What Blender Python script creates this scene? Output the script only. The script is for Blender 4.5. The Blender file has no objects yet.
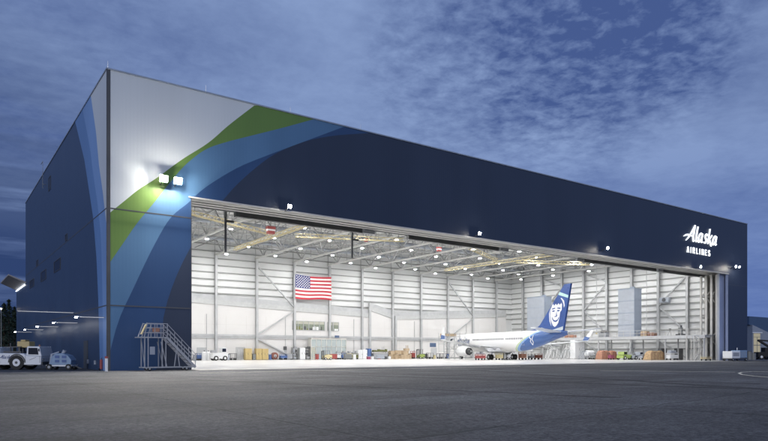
import bpy, bmesh, math, random
from math import radians as R, sin, cos, pi
from mathutils import Vector, Matrix
random.seed(7)
S = bpy.context.scene
COL = S.collection
V = Vector

# ------------------------------------------------------------------ survey helpers (photo pixel -> place in metres)
AZ = R(54.62)
FX, FY = cos(AZ), sin(AZ)
RX, RY = FY, -FX
D0, L0, FOC, HZ, CH = 51.8, -22.74, 631.0, 351.5, 1.6
def depth(X, Y): return D0 + FX*X + FY*Y
def onY(px, Y):
    t = (px-384)/FOC
    return (t*(D0+FY*Y) - L0 - RY*Y)/(RX - t*FX)
def onX(px, X):
    t = (px-384)/FOC
    return (t*(D0+FX*X) - L0 - RX*X)/(RY - t*FY)
def zat(py, X, Y): return CH + (HZ-py)*depth(X, Y)/FOC
def W(px, D):
    L = (px-384)/FOC*D
    a, b = D-D0, L-L0
    return FX*a+RX*b, FY*a+RY*b

def gpx(px, py): return W(px, FOC*CH/(py-HZ))
# ------------------------------------------------------------------ materials
MATS = {}
def mat(name, col, rough=.5, metal=0., var=.08, scale=2., bump=0., bscale=30., spec=.5, ribs=0., ribaxis='X', streak=False):
    if name in MATS: return MATS[name]
    m = bpy.data.materials.new(name); m.use_nodes = True
    nt = m.node_tree; N = nt.nodes; L = nt.links
    b = N['Principled BSDF']
    b.inputs['Roughness'].default_value = rough
    b.inputs['Metallic'].default_value = metal
    b.inputs['Specular IOR Level'].default_value = spec
    tc = N.new('ShaderNodeTexCoord')
    src = tc.outputs['Object']
    if streak:
        mp = N.new('ShaderNodeMapping'); mp.inputs['Scale'].default_value = (1, 1, .12)
        L.new(src, mp.inputs['Vector']); src = mp.outputs['Vector']
    n = N.new('ShaderNodeTexNoise'); n.inputs['Scale'].default_value = scale; n.inputs['Detail'].default_value = 5
    L.new(src, n.inputs['Vector'])
    r = N.new('ShaderNodeMapRange')
    r.inputs['From Min'].default_value = .3; r.inputs['From Max'].default_value = .7
    r.inputs['To Min'].default_value = 1-var; r.inputs['To Max'].default_value = 1+var
    L.new(n.outputs['Fac'], r.inputs['Value'])
    mx = N.new('ShaderNodeVectorMath'); mx.operation = 'SCALE'
    mx.inputs[0].default_value = col
    L.new(r.outputs['Result'], mx.inputs['Scale'])
    L.new(mx.outputs['Vector'], b.inputs['Base Color'])
    r2 = N.new('ShaderNodeMapRange'); r2.inputs['To Min'].default_value = max(0, rough-.08); r2.inputs['To Max'].default_value = min(1, rough+.1)
    L.new(n.outputs['Fac'], r2.inputs['Value']); L.new(r2.outputs['Result'], b.inputs['Roughness'])
    last = None
    if bump:
        n2 = N.new('ShaderNodeTexNoise'); n2.inputs['Scale'].default_value = bscale
        L.new(tc.outputs['Object'], n2.inputs['Vector'])
        bp = N.new('ShaderNodeBump'); bp.inputs['Strength'].default_value = bump
        L.new(n2.outputs['Fac'], bp.inputs['Height']); last = bp
    if ribs:
        wv = N.new('ShaderNodeTexWave'); wv.wave_type = 'BANDS'; wv.bands_direction = ribaxis
        wv.inputs['Scale'].default_value = ribs; wv.wave_profile = 'SAW' if ribs < 2 else 'SIN'
        L.new(tc.outputs['Object'], wv.inputs['Vector'])
        bp = N.new('ShaderNodeBump'); bp.inputs['Strength'].default_value = .35; bp.inputs['Distance'].default_value = .02
        L.new(wv.outputs['Fac'], bp.inputs['Height'])
        if last: L.new(last.outputs['Normal'], bp.inputs['Normal'])
        last = bp
    if last: L.new(last.outputs['Normal'], b.inputs['Normal'])
    MATS[name] = m
    return m
def emit(name, col, st):
    if name in MATS: return MATS[name]
    m = bpy.data.materials.new(name); m.use_nodes = True
    b = m.node_tree.nodes['Principled BSDF']
    b.inputs['Base Color'].default_value = (.8, .8, .8, 1)
    b.inputs['Emission Color'].default_value = (*col, 1); b.inputs['Emission Strength'].default_value = st
    MATS[name] = m
    return m

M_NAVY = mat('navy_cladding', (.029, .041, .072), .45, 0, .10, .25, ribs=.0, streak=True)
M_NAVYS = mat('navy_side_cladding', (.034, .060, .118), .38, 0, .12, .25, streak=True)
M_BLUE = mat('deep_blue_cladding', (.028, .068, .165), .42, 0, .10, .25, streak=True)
M_MID = mat('mid_blue_cladding', (.09, .19, .33), .42, 0, .10, .25, streak=True)
M_LBLUE = mat('light_blue_cladding', (.20, .34, .62), .42, 0, .08, .25, streak=True)
M_GREEN = mat('green_cladding', (.13, .23, .05), .45, 0, .10, .3, streak=True)
M_PALE = mat('pale_grey_cladding', (.62, .66, .68), .42, 0, .06, .25, streak=True)
M_PERI = mat('periwinkle_door_skin', (.27, .32, .47), .45, 0, .06, .4)
for m_, ax in ((M_NAVY, 0), (M_NAVYS, 1), (M_BLUE, 0), (M_MID, 0), (M_LBLUE, 0), (M_GREEN, 0), (M_PALE, 0)):
    # ribbed sheet: fine upright ribs and wide panel joints
    nt = m_.node_tree; N = nt.nodes; L = nt.links
    tc = N.new('ShaderNodeTexCoord'); sp = N.new('ShaderNodeSeparateXYZ'); L.new(tc.outputs['Object'], sp.inputs[0])
    ad = N.new('ShaderNodeMath'); ad.operation = 'ADD'; L.new(sp.outputs[0], ad.inputs[0]); L.new(sp.outputs[1], ad.inputs[1])
    ml = N.new('ShaderNodeMath'); ml.operation = 'MULTIPLY'; ml.inputs[1].default_value = 2*pi/.3; L.new(ad.outputs[0], ml.inputs[0])
    sn = N.new('ShaderNodeMath'); sn.operation = 'SINE'; L.new(ml.outputs[0], sn.inputs[0])
    mo = N.new('ShaderNodeMath'); mo.operation = 'FRACT'; dv = N.new('ShaderNodeMath'); dv.operation = 'DIVIDE'; dv.inputs[1].default_value = .9
    L.new(ad.outputs[0], dv.inputs[0]); L.new(dv.outputs[0], mo.inputs[0])
    gt = N.new('ShaderNodeMath'); gt.operation = 'GREATER_THAN'; gt.inputs[1].default_value = .05; L.new(mo.outputs[0], gt.inputs[0])
    sm = N.new('ShaderNodeMath'); sm.operation = 'ADD'; L.new(sn.outputs[0], sm.inputs[0])
    g2 = N.new('ShaderNodeMath'); g2.operation = 'MULTIPLY'; g2.inputs[1].default_value = 2.; L.new(gt.outputs[0], g2.inputs[0]); L.new(g2.outputs[0], sm.inputs[1])
    bp = N.new('ShaderNodeBump'); bp.inputs['Strength'].default_value = .22; bp.inputs['Distance'].default_value = .005
    L.new(sm.outputs[0], bp.inputs['Height']); L.new(bp.outputs['Normal'], N['Principled BSDF'].inputs['Normal'])

M_WHITE = mat('white_wall_panel', (.72, .73, .73), .5, 0, .05, .15)
M_PLASTER = mat('white_plasterboard', (.67, .66, .65), .6, 0, .03, .2)
M_DECK = mat('roof_deck_steel', (.76, .76, .76), .55, 0, .10, .3, ribs=1.0, ribaxis='X')
M_STEEL = mat('grey_painted_steel', (.44, .45, .46), .5, 0, .10, 1.)
M_STEELD = mat('dark_grey_steel', (.20, .21, .21), .5, 0, .10, 1.)  # plain darker grey steel paint for small fittings
M_GIRT = mat('galvanised_girt', (.30, .31, .30), .5, .2, .1, 1.)
M_TRUSS = mat('white_truss_paint', (.62, .62, .60), .5, 0, .08, 1.)
M_LITE = mat('pale_track_steel', (.55, .54, .51), .45, 0, .08, 1.)
M_DARK = mat('charcoal_steel', (.075, .078, .082), .45, 0, .1, 1.)
M_BLACK = mat('black_rubber', (.018, .018, .018), .7, 0, .1, 3.)
M_YEL = mat('safety_yellow_steel', (.60, .52, .30), .5, 0, .1, 2.)
M_YELC = mat('yellow_cabinet_paint', (.52, .40, .18), .4, 0, .08, 2.)
M_RED = mat('red_paint', (.33, .07, .065), .45, 0, .1, 2.)
M_ORANGE = mat('orange_tarp', (.40, .20, .13), .7, 0, .2, 2., .4, 8.)
M_TANOR = mat('amber_netting', (.42, .29, .16), .8, 0, .3, 3., .6, 8.)
M_CARD = mat('brown_cardboard', (.44, .34, .23), .8, 0, .15, 2.)
M_WPAINT = mat('white_vehicle_paint', (.78, .79, .80), .3, 0, .04, 1.)
M_GREY = mat('mid_grey_paint', (.33, .34, .36), .5, 0, .1, 2.)
M_LGREY = mat('light_grey_paint', (.35, .38, .43), .45, 0, .06, 1.)
M_LGREY2 = mat('cool_grey_panel', (.30, .35, .43), .45, 0, .06, 1.)
M_BPAINT = mat('blue_paint', (.07, .13, .31), .45, 0, .1, 2.)
M_LBP = mat('light_blue_paint', (.22, .32, .46), .4, 0, .08, 2.)
M_LIME = mat('lime_paint', (.33, .43, .12), .4, 0, .1, 2.)
M_MAG = mat('magenta_paint', (.28, .06, .12), .5, 0, .1, 2.)
M_OLIVE = mat('olive_cloth', (.16, .17, .06), .8, 0, .2, 2.)
M_BROWN = mat('brown_rubber_hose', (.20, .07, .05), .6, 0, .2, 2.)
M_ALU = mat('brushed_aluminium', (.55, .56, .58), .35, .7, .08, 3.)
M_CHROME = mat('polished_metal', (.7, .7, .72), .15, 1., .04, 3.)
M_SIGNB = mat('blue_sign_face', (.07, .11, .20), .5, 0, .05, 2.)
M_GREYDOOR = mat('grey_door_paint', (.45, .46, .47), .5, 0, .05, 2.)
M_LAMP = emit('high_bay_lens', (1, .99, .98), 880)
M_FLOOD = emit('flood_lens', (1, .93, .80), 1600)
M_FLOODC = emit('corner_flood_lens', (1, .93, .82), 6500)
M_SIGNW = emit('lit_sign_face', (.90, .96, 1.), 1.6)
M_LED = emit('led_strip', (.85, .92, 1.), 3.)
M_LEDDIM = emit('dim_led_bar', (.95, .93, .88), .45)
M_WALLLAMP = emit('wall_lamp_lens', (.95, .97, 1.), 90)
M_WARMLAMP = emit('far_warm_lamp', (1, .85, .55), 25)
def glass(name, col, rough=.05):
    m = mat(name, col, max(rough, .3), 0, .1, 1.); m.node_tree.nodes['Principled BSDF'].inputs['Specular IOR Level'].default_value = .15
    return m
M_WINDOW = glass('dark_window_glass', (.012, .016, .03))
M_PANE = bpy.data.materials.new('clear_glass'); M_PANE.use_nodes = True
_b = M_PANE.node_tree.nodes['Principled BSDF']; _b.inputs['Base Color'].default_value = (.75, .85, .85, 1)
_b.inputs['Alpha'].default_value = .35; _b.inputs['Roughness'].default_value = .05

# ------------------------------------------------------------------ mesh builder
class MB:
    def __init__(s): s.v = []; s.f = []; s.m = []; s.sm = []
    def add(s, vs, fs, mi=0, smooth=False):
        o = len(s.v); s.v += [tuple(x) for x in vs]
        for f in fs: s.f.append(tuple(o+i for i in f)); s.m.append(mi); s.sm.append(smooth)
        return s
    def box(s, c, d, mi=0, rz=0, M=None):
        hx, hy, hz = d[0]/2, d[1]/2, d[2]/2
        vs = [V((x, y, z)) for x in (-hx, hx) for y in (-hy, hy) for z in (-hz, hz)]
        m = M if M else Matrix.Rotation(rz, 3, 'Z')
        vs = [m @ v + V(c) for v in vs]
        return s.add(vs, [(0,1,3,2),(4,6,7,5),(0,4,5,1),(2,3,7,6),(0,2,6,4),(1,5,7,3)], mi)
    def bb(s, x0, x1, y0, y1, z0, z1, mi=0):
        return s.box(((x0+x1)/2, (y0+y1)/2, (z0+z1)/2), (abs(x1-x0), abs(y1-y0), abs(z1-z0)), mi)
    def beam(s, a, b, w, h=None, mi=0):
        a, b = V(a), V(b); h = h or w; d = b-a; L = d.length
        if L < 1e-5: return s
        z = d/L; up = V((0, 0, 1)) if abs(z.z) < .99 else V((1, 0, 0))
        x = z.cross(up).normalized(); y = x.cross(z)
        M = Matrix((x, z, y)).transposed()
        return s.box((a+b)/2, (w, L, h), mi, M=M)
    def cyl(s, a, b, r0, r1=None, n=10, mi=0, caps=True, smooth=True):
        a, b = V(a), V(b); r1 = r0 if r1 is None else r1; d = (b-a).normalized()
        up = V((0, 0, 1)) if abs(d.z) < .99 else V((1, 0, 0))
        x = d.cross(up).normalized(); y = x.cross(d)
        vs = [p + (x*cos(2*pi*i/n)+y*sin(2*pi*i/n))*r for p, r in ((a, r0), (b, r1)) for i in range(n)]
        s.add(vs, [(i, (i+1) % n, n+(i+1) % n, n+i) for i in range(n)], mi, smooth)
        if caps: s.add(vs[:n], [tuple(range(n))], mi); s.add(vs[n:], [tuple(range(n))], mi)
        return s
    def prism(s, poly, axis, a, b, mi=0):
        # poly of 2D points extruded along axis ('x': (y,z); 'y': (x,z); 'z': (x,y))
        def p(q, t): return {'x': (t, q[0], q[1]), 'y': (q[0], t, q[1]), 'z': (q[0], q[1], t)}[axis]
        n = len(poly); vs = [p(q, a) for q in poly]+[p(q, b) for q in poly]
        return s.add(vs, [tuple(range(n)), tuple(range(n, 2*n))]+[(i, (i+1) % n, n+(i+1) % n, n+i) for i in range(n)], mi)
    def ell(s, c, r, n=10, k=6, mi=0, smooth=True):
        vs = []; 
        for j in range(1, k):
            t = pi*j/k
            for i in range(n):
                u = 2*pi*i/n; vs.append((c[0]+r[0]*sin(t)*cos(u), c[1]+r[1]*sin(t)*sin(u), c[2]+r[2]*cos(t)))
        vs += [(c[0], c[1], c[2]+r[2]), (c[0], c[1], c[2]-r[2])]; T = len(vs)-2
        fs = [(T, i, (i+1) % n) for i in range(n)]+[(T+1, (k-2)*n+i, (k-2)*n+(i+1) % n) for i in range(n)]
        fs += [(j*n+i, j*n+(i+1) % n, (j+1)*n+(i+1) % n, (j+1)*n+i) for j in range(k-2) for i in range(n)]
        return s.add(vs, fs, mi, smooth)
    def build(s, name, mats, parent=None, loc=(0,0,0), rz=0, bevel=0, recalc=True):
        me = bpy.data.meshes.new(name); me.from_pydata(s.v, [], s.f)
        if not isinstance(mats, (list, tuple)): mats = [mats]
        for m in mats: me.materials.append(m)
        me.polygons.foreach_set('material_index', s.m)
        me.polygons.foreach_set('use_smooth', s.sm)
        if recalc:
            bm = bmesh.new(); bm.from_mesh(me); bmesh.ops.remove_doubles(bm, verts=bm.verts, dist=1e-5) if any(s.sm) else None
            bmesh.ops.recalc_face_normals(bm, faces=bm.faces); bm.to_mesh(me); bm.free()
        if any(s.sm): me.set_sharp_from_angle(angle=R(40))
        o = bpy.data.objects.new(name, me); COL.objects.link(o)
        o.location = loc; o.rotation_euler = (0, 0, rz)
        if parent: o.parent = parent
        if bevel:
            bv = o.modifiers.new('bevel', 'BEVEL'); bv.width = bevel; bv.segments = 2; bv.limit_method = 'ANGLE'
        return o
def thing(name, label, cat, loc=(0,0,0), rz=0, group=None):
    o = bpy.data.objects.new(name, None); COL.objects.link(o); o.empty_display_size = .2
    o.location = loc; o.rotation_euler = (0, 0, rz); o['label'] = label; o['category'] = cat
    if group: o['group'] = group
    return o
def tag(o, label, cat, group=None):
    o['label'] = label; o['category'] = cat
    if group: o['group'] = group
    return o
def struct(o): o['kind'] = 'structure'; return o
def dup(root, loc, rz, label, group=None):
    r = root.copy(); COL.objects.link(r); r.location = loc; r.rotation_euler = (0, 0, rz); r['label'] = label
    if group: r['group'] = group
    for ch in list(root.children):
        c = ch.copy(); COL.objects.link(c); c.parent = r
        for g in ch.children:
            d = g.copy(); COL.objects.link(d); d.parent = c
    return r

# ------------------------------------------------------------------ camera
cd = bpy.data.cameras.new('camera'); cam = bpy.data.objects.new('camera', cd); COL.objects.link(cam); S.camera = cam
cd.sensor_width = 36; cd.lens = FOC/768*36; cd.shift_y = (HZ-220.5)/768; cd.clip_end = 8000; cd.clip_start = .1
cam.location = (-(D0*FX+L0*RX), -(D0*FY+L0*RY), CH)
cam.rotation_euler = (R(90), 0, math.atan2(-FX, FY))

# ------------------------------------------------------------------ dusk sky
w = bpy.data.worlds.new('World'); S.world = w; w.use_nodes = True
nt = w.node_tree; N = nt.nodes; L = nt.links; N.clear()
out = N.new('ShaderNodeOutputWorld'); bg = N.new('ShaderNodeBackground'); L.new(bg.outputs[0], out.inputs[0])
sky = N.new('ShaderNodeTexSky'); sky.sky_type = 'NISHITA'; sky.sun_disc = False
SUN_EL, SUN_ROT = R(9.7), R(225)
sky.sun_elevation = SUN_EL; sky.sun_rotation = SUN_ROT; sky.ozone_density = 5; sky.air_density = 1.; sky.dust_density = .6
tc = N.new('ShaderNodeTexCoord'); sp = N.new('ShaderNodeSeparateXYZ'); L.new(tc.outputs['Generated'], sp.inputs[0])
def M_(op, a, b=None, clamp=False):
    n = N.new('ShaderNodeMath'); n.operation = op; n.use_clamp = clamp
    for i, x in enumerate((a, b)):
        if x is None: continue
        if isinstance(x, (int, float)): n.inputs[i].default_value = x
        else: L.new(x, n.inputs[i])
    return n.outputs[0]
zc = M_('ADD', M_('MAXIMUM', sp.outputs[2], 0.), .10)
cx = M_('DIVIDE', sp.outputs[0], zc); cy = M_('DIVIDE', sp.outputs[1], zc)
cb = N.new('ShaderNodeCombineXYZ'); L.new(cx, cb.inputs[0]); L.new(cy, cb.inputs[1])
def noise(scale, detail, rough, off, dist=0.):
    mp = N.new('ShaderNodeMapping'); mp.inputs['Location'].default_value = off; L.new(cb.outputs[0], mp.inputs['Vector'])
    n = N.new('ShaderNodeTexNoise'); n.inputs['Scale'].default_value = scale; n.inputs['Detail'].default_value = detail
    n.inputs['Roughness'].default_value = rough; n.inputs['Distortion'].default_value = dist
    L.new(mp.outputs[0], n.inputs['Vector']); return n.outputs['Fac']
def ramp(fac, stops):
    r = N.new('ShaderNodeValToRGB'); e = r.color_ramp.elements
    while len(e) < len(stops): e.new(.5)
    for i, (p, c) in enumerate(stops): e[i].position = p; e[i].color = (*c, 1)
    L.new(fac, r.inputs[0]); return r.outputs[0]
big = noise(.9, 3, .5, (3.1, 1.7, 0), .3)
mid = noise(3.2, 5, .6, (1, 4, 2), .4)
puff = noise(17, 7, .6, (0, 0, 5), .2)
def toward(px, py, r0, r1):
    # soft patch of sky round one compass direction and height
    t = (px-384)/FOC; d = V((FX+t*RX, FY+t*RY, (HZ-py)/FOC)).normalized()
    n = N.new('ShaderNodeVectorMath'); n.operation = 'DOT_PRODUCT'; nm = N.new('ShaderNodeVectorMath'); nm.operation = 'NORMALIZE'
    L.new(tc.outputs['Generated'], nm.inputs[0]); L.new(nm.outputs[0], n.inputs[0]); n.inputs[1].default_value = d
    m = N.new('ShaderNodeMapRange'); m.interpolation_type = 'SMOOTHSTEP'
    m.inputs['From Min'].default_value = cos(R(r1)); m.inputs['From Max'].default_value = cos(R(r0)); L.new(n.outputs['Value'], m.inputs['Value'])
    return m.outputs[0]
gaps = M_('MAXIMUM', M_('MAXIMUM', toward(560, 42, 0, 13), toward(650, 30, 0, 9)), M_('MAXIMUM', M_('MULTIPLY', toward(440, 60, 0, 8), .7), M_('MULTIPLY', toward(490, 20, 0, 9), .8)))
gaps = M_('MAXIMUM', gaps, M_('MULTIPLY', toward(440, 150, 0, 5), .45))
gaps = M_('MAXIMUM', gaps, M_('MULTIPLY', toward(30, 70, 0, 22), .12))
bright = M_('MAXIMUM', M_('MAXIMUM', toward(480, 110, 0, 12), toward(400, 60, 0, 12)), M_('MULTIPLY', toward(700, 120, 0, 10), .5))
st = N.new('ShaderNodeMapping'); st.inputs['Scale'].default_value = (1.2, 1.2, 15); L.new(tc.outputs['Generated'], st.inputs['Vector'])
sn_ = N.new('ShaderNodeTexNoise'); sn_.inputs['Scale'].default_value = 1.6; sn_.inputs['Detail'].default_value = 6; sn_.inputs['Roughness'].default_value = .55
L.new(st.outputs[0], sn_.inputs['Vector'])
# bank is heaviest toward -X +Y (left of the building)
hd = M_('ADD', M_('MULTIPLY', sp.outputs[0], -.55), M_('MULTIPLY', sp.outputs[1], .83))
side = M_('MULTIPLY', M_('SUBTRACT', hd, .60, True), 9., True)
soft = M_('ADD', M_('MULTIPLY', M_('SUBTRACT', big, .5), 1.5), M_('MULTIPLY', M_('SUBTRACT', mid, .5), .8))
fine = M_('MULTIPLY', M_('SUBTRACT', puff, .5), M_('ADD', .35, M_('MULTIPLY', gaps, 1.7)))
mask = M_('ADD', M_('ADD', soft, fine), M_('ADD', M_('ADD', M_('SUBTRACT', .66, M_('MULTIPLY', gaps, .42)), M_('MULTIPLY', M_('MULTIPLY', M_('SUBTRACT', sn_.outputs['Fac'], .5), side), 1.6)), M_('MULTIPLY', bright, .26)))
cl = ramp(mask, [(0, (0, 0, 0)), (.5, (.5, .5, .5)), (1, (1, 1, 1))])
# three tones of dusk: clear gaps, cloud lit by the afterglow, heavy low bank
mixs = N.new('ShaderNodeMix'); mixs.data_type = 'RGBA'
L.new(cl, mixs.inputs[0])
skt = N.new('ShaderNodeMix'); skt.data_type = 'RGBA'; skt.blend_type = 'MULTIPLY'; skt.inputs[0].default_value = 1
L.new(sky.outputs[0], skt.inputs[6]); skt.inputs[7].default_value = (.25, .30, .5, 1)
gap = N.new('ShaderNodeMix'); gap.data_type = 'RGBA'; gap.inputs[0].default_value = .85
L.new(skt.outputs[2], gap.inputs[6]); gap.inputs[7].default_value = (.62, 1.02, 2.6, 1)
L.new(gap.outputs[2], mixs.inputs[6]); mixs.inputs[7].default_value = (2.15, 3.0, 5.15, 1)
# low dark bank with streaks near the horizon
low = M_('MULTIPLY', M_('SUBTRACT', .75, M_('MULTIPLY', sp.outputs[2], 1.6), True), 1.9, True)
bank = M_('MULTIPLY', M_('MULTIPLY', side, low), M_('MULTIPLY', M_('SUBTRACT', sn_.outputs['Fac'], .30, True), 4.5, True), True)
mb = N.new('ShaderNodeMix'); mb.data_type = 'RGBA'; L.new(bank, mb.inputs[0])
L.new(mixs.outputs[2], mb.inputs[6]); mb.inputs[7].default_value = (.26, .50, 1.4, 1)
# horizon a little bluer on the right
hr = M_('MULTIPLY', M_('MULTIPLY', M_('SUBTRACT', 1.0, M_('MULTIPLY', sp.outputs[2], 3.2), True), .8), M_('SUBTRACT', 1., side))
mh = N.new('ShaderNodeMix'); mh.data_type = 'RGBA'; L.new(hr, mh.inputs[0])
L.new(mb.outputs[2], mh.inputs[6]); mh.inputs[7].default_value = (.75, 1.35, 3.8, 1)
L.new(mh.outputs[2], bg.inputs[0]); bg.inputs[1].default_value = .113

sd = bpy.data.lights.new('sun', 'SUN'); so = bpy.data.objects.new('sun', sd); COL.objects.link(so)
sd.energy = 1.1; sd.angle = R(30); sd.color = (1, .985, .97)
sdir = V((-.70, -.70, .17)).normalized()
so.rotation_euler = sdir.to_track_quat('Z', 'Y').to_euler(); so.location = (-60, -80, 60)

# ------------------------------------------------------------------ ground
def asphalt():
    m = bpy.data.materials.new('weathered_asphalt'); m.use_nodes = True
    nt = m.node_tree; N = nt.nodes; L = nt.links; b = N['Principled BSDF']
    tc = N.new('ShaderNodeTexCoord')
    def nz(sc, det=4, rg=.6, mscale=None):
        n = N.new('ShaderNodeTexNoise'); n.inputs['Scale'].default_value = sc; n.inputs['Detail'].default_value = det; n.inputs['Roughness'].default_value = rg
        if mscale:
            mp = N.new('ShaderNodeMapping'); mp.inputs['Scale'].default_value = mscale; mp.inputs['Rotation'].default_value = (0, 0, .5)
            L.new(tc.outputs['Object'], mp.inputs[0]); L.new(mp.outputs[0], n.inputs['Vector'])
        else: L.new(tc.outputs['Object'], n.inputs['Vector'])
        return n.outputs['Fac']
    def rng(x, a, c, lo=.3, hi=.7):
        r = N.new('ShaderNodeMapRange'); r.inputs['From Min'].default_value = lo; r.inputs['From Max'].default_value = hi
        r.inputs['To Min'].default_value = a; r.inputs['To Max'].default_value = c; L.new(x, r.inputs['Value']); return r.outputs[0]
    def mul(a, c):
        n = N.new('ShaderNodeMath'); n.operation = 'MULTIPLY'; L.new(a, n.inputs[0]); L.new(c, n.inputs[1]); return n.outputs[0]
    f = mul(rng(nz(.05), .6, 1.4), rng(nz(.35, 5), .8, 1.2))
    f = mul(f, rng(nz(1., 5, .6, (.04, .5, 1)), .68, 1.3))
    f = mul(f, rng(nz(8, 9, .95), .2, 1.9, .41, .59))
    f = mul(f, rng(nz(2.2, 6, .75), .7, 1.35))
    f = mul(f, rng(nz(7, 3), .85, 1.15))
    # paving lane joints
    br = N.new('ShaderNodeTexBrick'); br.inputs['Scale'].default_value = 1; br.inputs['Brick Width'].default_value = 42; br.inputs['Row Height'].default_value = 7.5
    br.inputs['Mortar Size'].default_value = .07; br.inputs['Mortar Smooth'].default_value = .6
    dn = N.new('ShaderNodeTexNoise'); dn.inputs['Scale'].default_value = .8; L.new(tc.outputs['Object'], dn.inputs['Vector'])
    dm = N.new('ShaderNodeVectorMath'); dm.operation = 'MULTIPLY_ADD'; L.new(dn.outputs['Color'], dm.inputs[0]); dm.inputs[1].default_value = (.35, .35, 0)
    mp2 = N.new('ShaderNodeMapping'); mp2.inputs['Rotation'].default_value = (0, 0, R(-8)); L.new(tc.outputs['Object'], mp2.inputs[0])
    L.new(mp2.outputs[0], dm.inputs[2]); L.new(dm.outputs[0], br.inputs['Vector'])
    f = mul(f, rng(br.outputs['Fac'], 1., .55, 0, 1))
    vm = N.new('ShaderNodeVectorMath'); vm.operation = 'SCALE'; vm.inputs[0].default_value = (.074, .076, .081); L.new(f, vm.inputs['Scale'])
    L.new(vm.outputs[0], b.inputs['Base Color'])
    L.new(rng(nz(.12, 4), .80, .97), b.inputs['Roughness'])
    b.inputs['Specular IOR Level'].default_value = .18
    bp = N.new('ShaderNodeBump'); bp.inputs['Strength'].default_value = .8; bp.inputs['Distance'].default_value = .02
    L.new(nz(22, 5, .7), bp.inputs['Height']); L.new(bp.outputs[0], b.inputs['Normal'])
    return m
g = MB()
g.add([(-3000, -3000, 0), (3000, -3000, 0), (3000, 3000, 0), (-3000, 3000, 0)], [(0, 1, 2, 3)])
struct(g.build('ground', asphalt()))
M_FLOOR = mat('polished_white_floor', (.80, .79, .77), .22, 0, .04, .3)
struct(MB().bb(.4, 108.6, .45, 57.2, -.05, .012).build('hangar_floor', M_FLOOR))
M_CONC = mat('pale_threshold_concrete', (.40, .39, .37), .6, 0, .15, .8)
M_SEAL = mat('crack_sealant', (.016, .016, .018), .95, 0, .2, 3., spec=.05)
rc = random.Random(12)
LFT = 0
def crack(a, b, wd, name, mt, jit=.35, n=26, lift=.003):
    global LFT; LFT += .0006; lift += LFT; a, b = V((*a, lift)), V((*b, lift)); d = b-a; nn = V((-d.y, d.x, 0)).normalized(); q = 0; pr = None; mb = MB()
    for k in range(n+1):
        q = q*.8+rc.uniform(-jit, jit); c = a+d*(k/n)+nn*q; w2 = wd*rc.uniform(.5, 1.3)/2
        cur = (c+nn*w2, c-nn*w2)
        if pr: mb.add([pr[0], pr[1], cur[1], cur[0]], [(0, 1, 2, 3)])
        pr = cur
    return struct(mb.build(name, mt, recalc=False))
for (p0, p1, w2) in (((60, 380), (420, 446), .035), ((150, 373.5), (800, 418), .07), ((330, 368.5), (790, 377), .10)):
    crack(gpx(*p0), gpx(*p1), w2, 'apron_crack_seal', M_SEAL, .035, 40)
M_TYRE = mat('tyre_marked_asphalt', (.036, .036, .04), .92, 0, .5, 1.5, spec=.1)
for (p0, p1, w2) in (((300, 371.5), (760, 384), .55), ((296, 373), (740, 389), .5), ((470, 370), (800, 392), .6), ((150, 378), (620, 398), .35)):
    crack(gpx(*p0), gpx(*p1), w2, 'tyre_track', M_TYRE, .12, 40, .0018)
struct(MB().bb(6.9, 102.1, -2.6, .44, -.05, .008).build('concrete_apron_strip', M_CONC))
M_LINE = mat('worn_line_paint', (.55, .53, .42), .7, 0, .3, 4.)
def groundline(pts, wd, name):
    mb = MB()
    for (a, b2) in zip(pts[:-1], pts[1:]):
        mb.beam((*a, .004), (*b2, .004), wd, .008)
    return struct(mb.build(name, M_LINE))
groundline([gpx(790, 373.0), gpx(768, 371.9), gpx(752, 371.6), gpx(742, 372.2), gpx(739, 373.2), gpx(742, 374.6), gpx(755, 376.2), gpx(785, 378.5)], .16, 'painted_taxi_line')
groundline([gpx(600, 370.6), gpx(735, 372.2)], .10, 'painted_apron_line')
groundline([gpx(200, 373.2), gpx(520, 366.4)], .10, 'faint_door_line')

# ------------------------------------------------------------------ the hangar
WID, DEP, H = 109., 57.6, 24.8
DL, DR, DZ = 6.95, 102., 15.3
hangar = thing('hangar', 'huge dark navy aircraft hangar with green and blue arcs and a wide open lit door', 'hangar')

def interp(pts, x):
    if x <= pts[0][0]: return pts[0][1] + (pts[1][1]-pts[0][1])/(pts[1][0]-pts[0][0])*(x-pts[0][0])
    for (a, b), (c, d) in zip(pts[:-1], pts[1:]):
        if x <= c: 
            return b+(d-b)*(x-a)/(c-a)
    return pts[-1][1]+(pts[-1][1]-pts[-2][1])/(pts[-1][0]-pts[-2][0])*(x-pts[-1][0])
def smooth(pts):
    # Catmull-Rom resample of (x, y) points, monotone enough for gentle arcs
    o = []
    for i in range(len(pts)-1):
        p0 = pts[max(i-1, 0)]; p1 = pts[i]; p2 = pts[i+1]; p3 = pts[min(i+2, len(pts)-1)]
        for k in range(6):
            t = k/6
            o.append(tuple(.5*(2*p1[j]+(p2[j]-p0[j])*t+(2*p0[j]-5*p1[j]+4*p2[j]-p3[j])*t*t+(3*p1[j]-p0[j]-3*p2[j]+p3[j])*t**3) for j in (0, 1)))
    o.append(pts[-1]); o.sort(); return o
def front(pts): return smooth([(onY(x, 0), zat(y, onY(x, 0), 0)) for x, y in pts])
B1 = front([(108.8, 213.6), (125, 200.5), (140, 188.5), (156, 178.5), (182, 159.5), (208, 143), (229, 125), (252.6, 106.8)])
B2 = front([(110, 262.4), (123.4, 243), (138, 222), (156, 200.5), (172, 180), (187.5, 163), (205.7, 149.5), (225, 142.5), (250, 136), (282, 128), (309.6, 120.4)])
B3 = front([(109, 356), (118.5, 321), (133, 289), (152.7, 248), (170, 218.5), (188, 203), (206, 187), (238, 167.5), (271, 154), (304, 141.6)])
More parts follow.
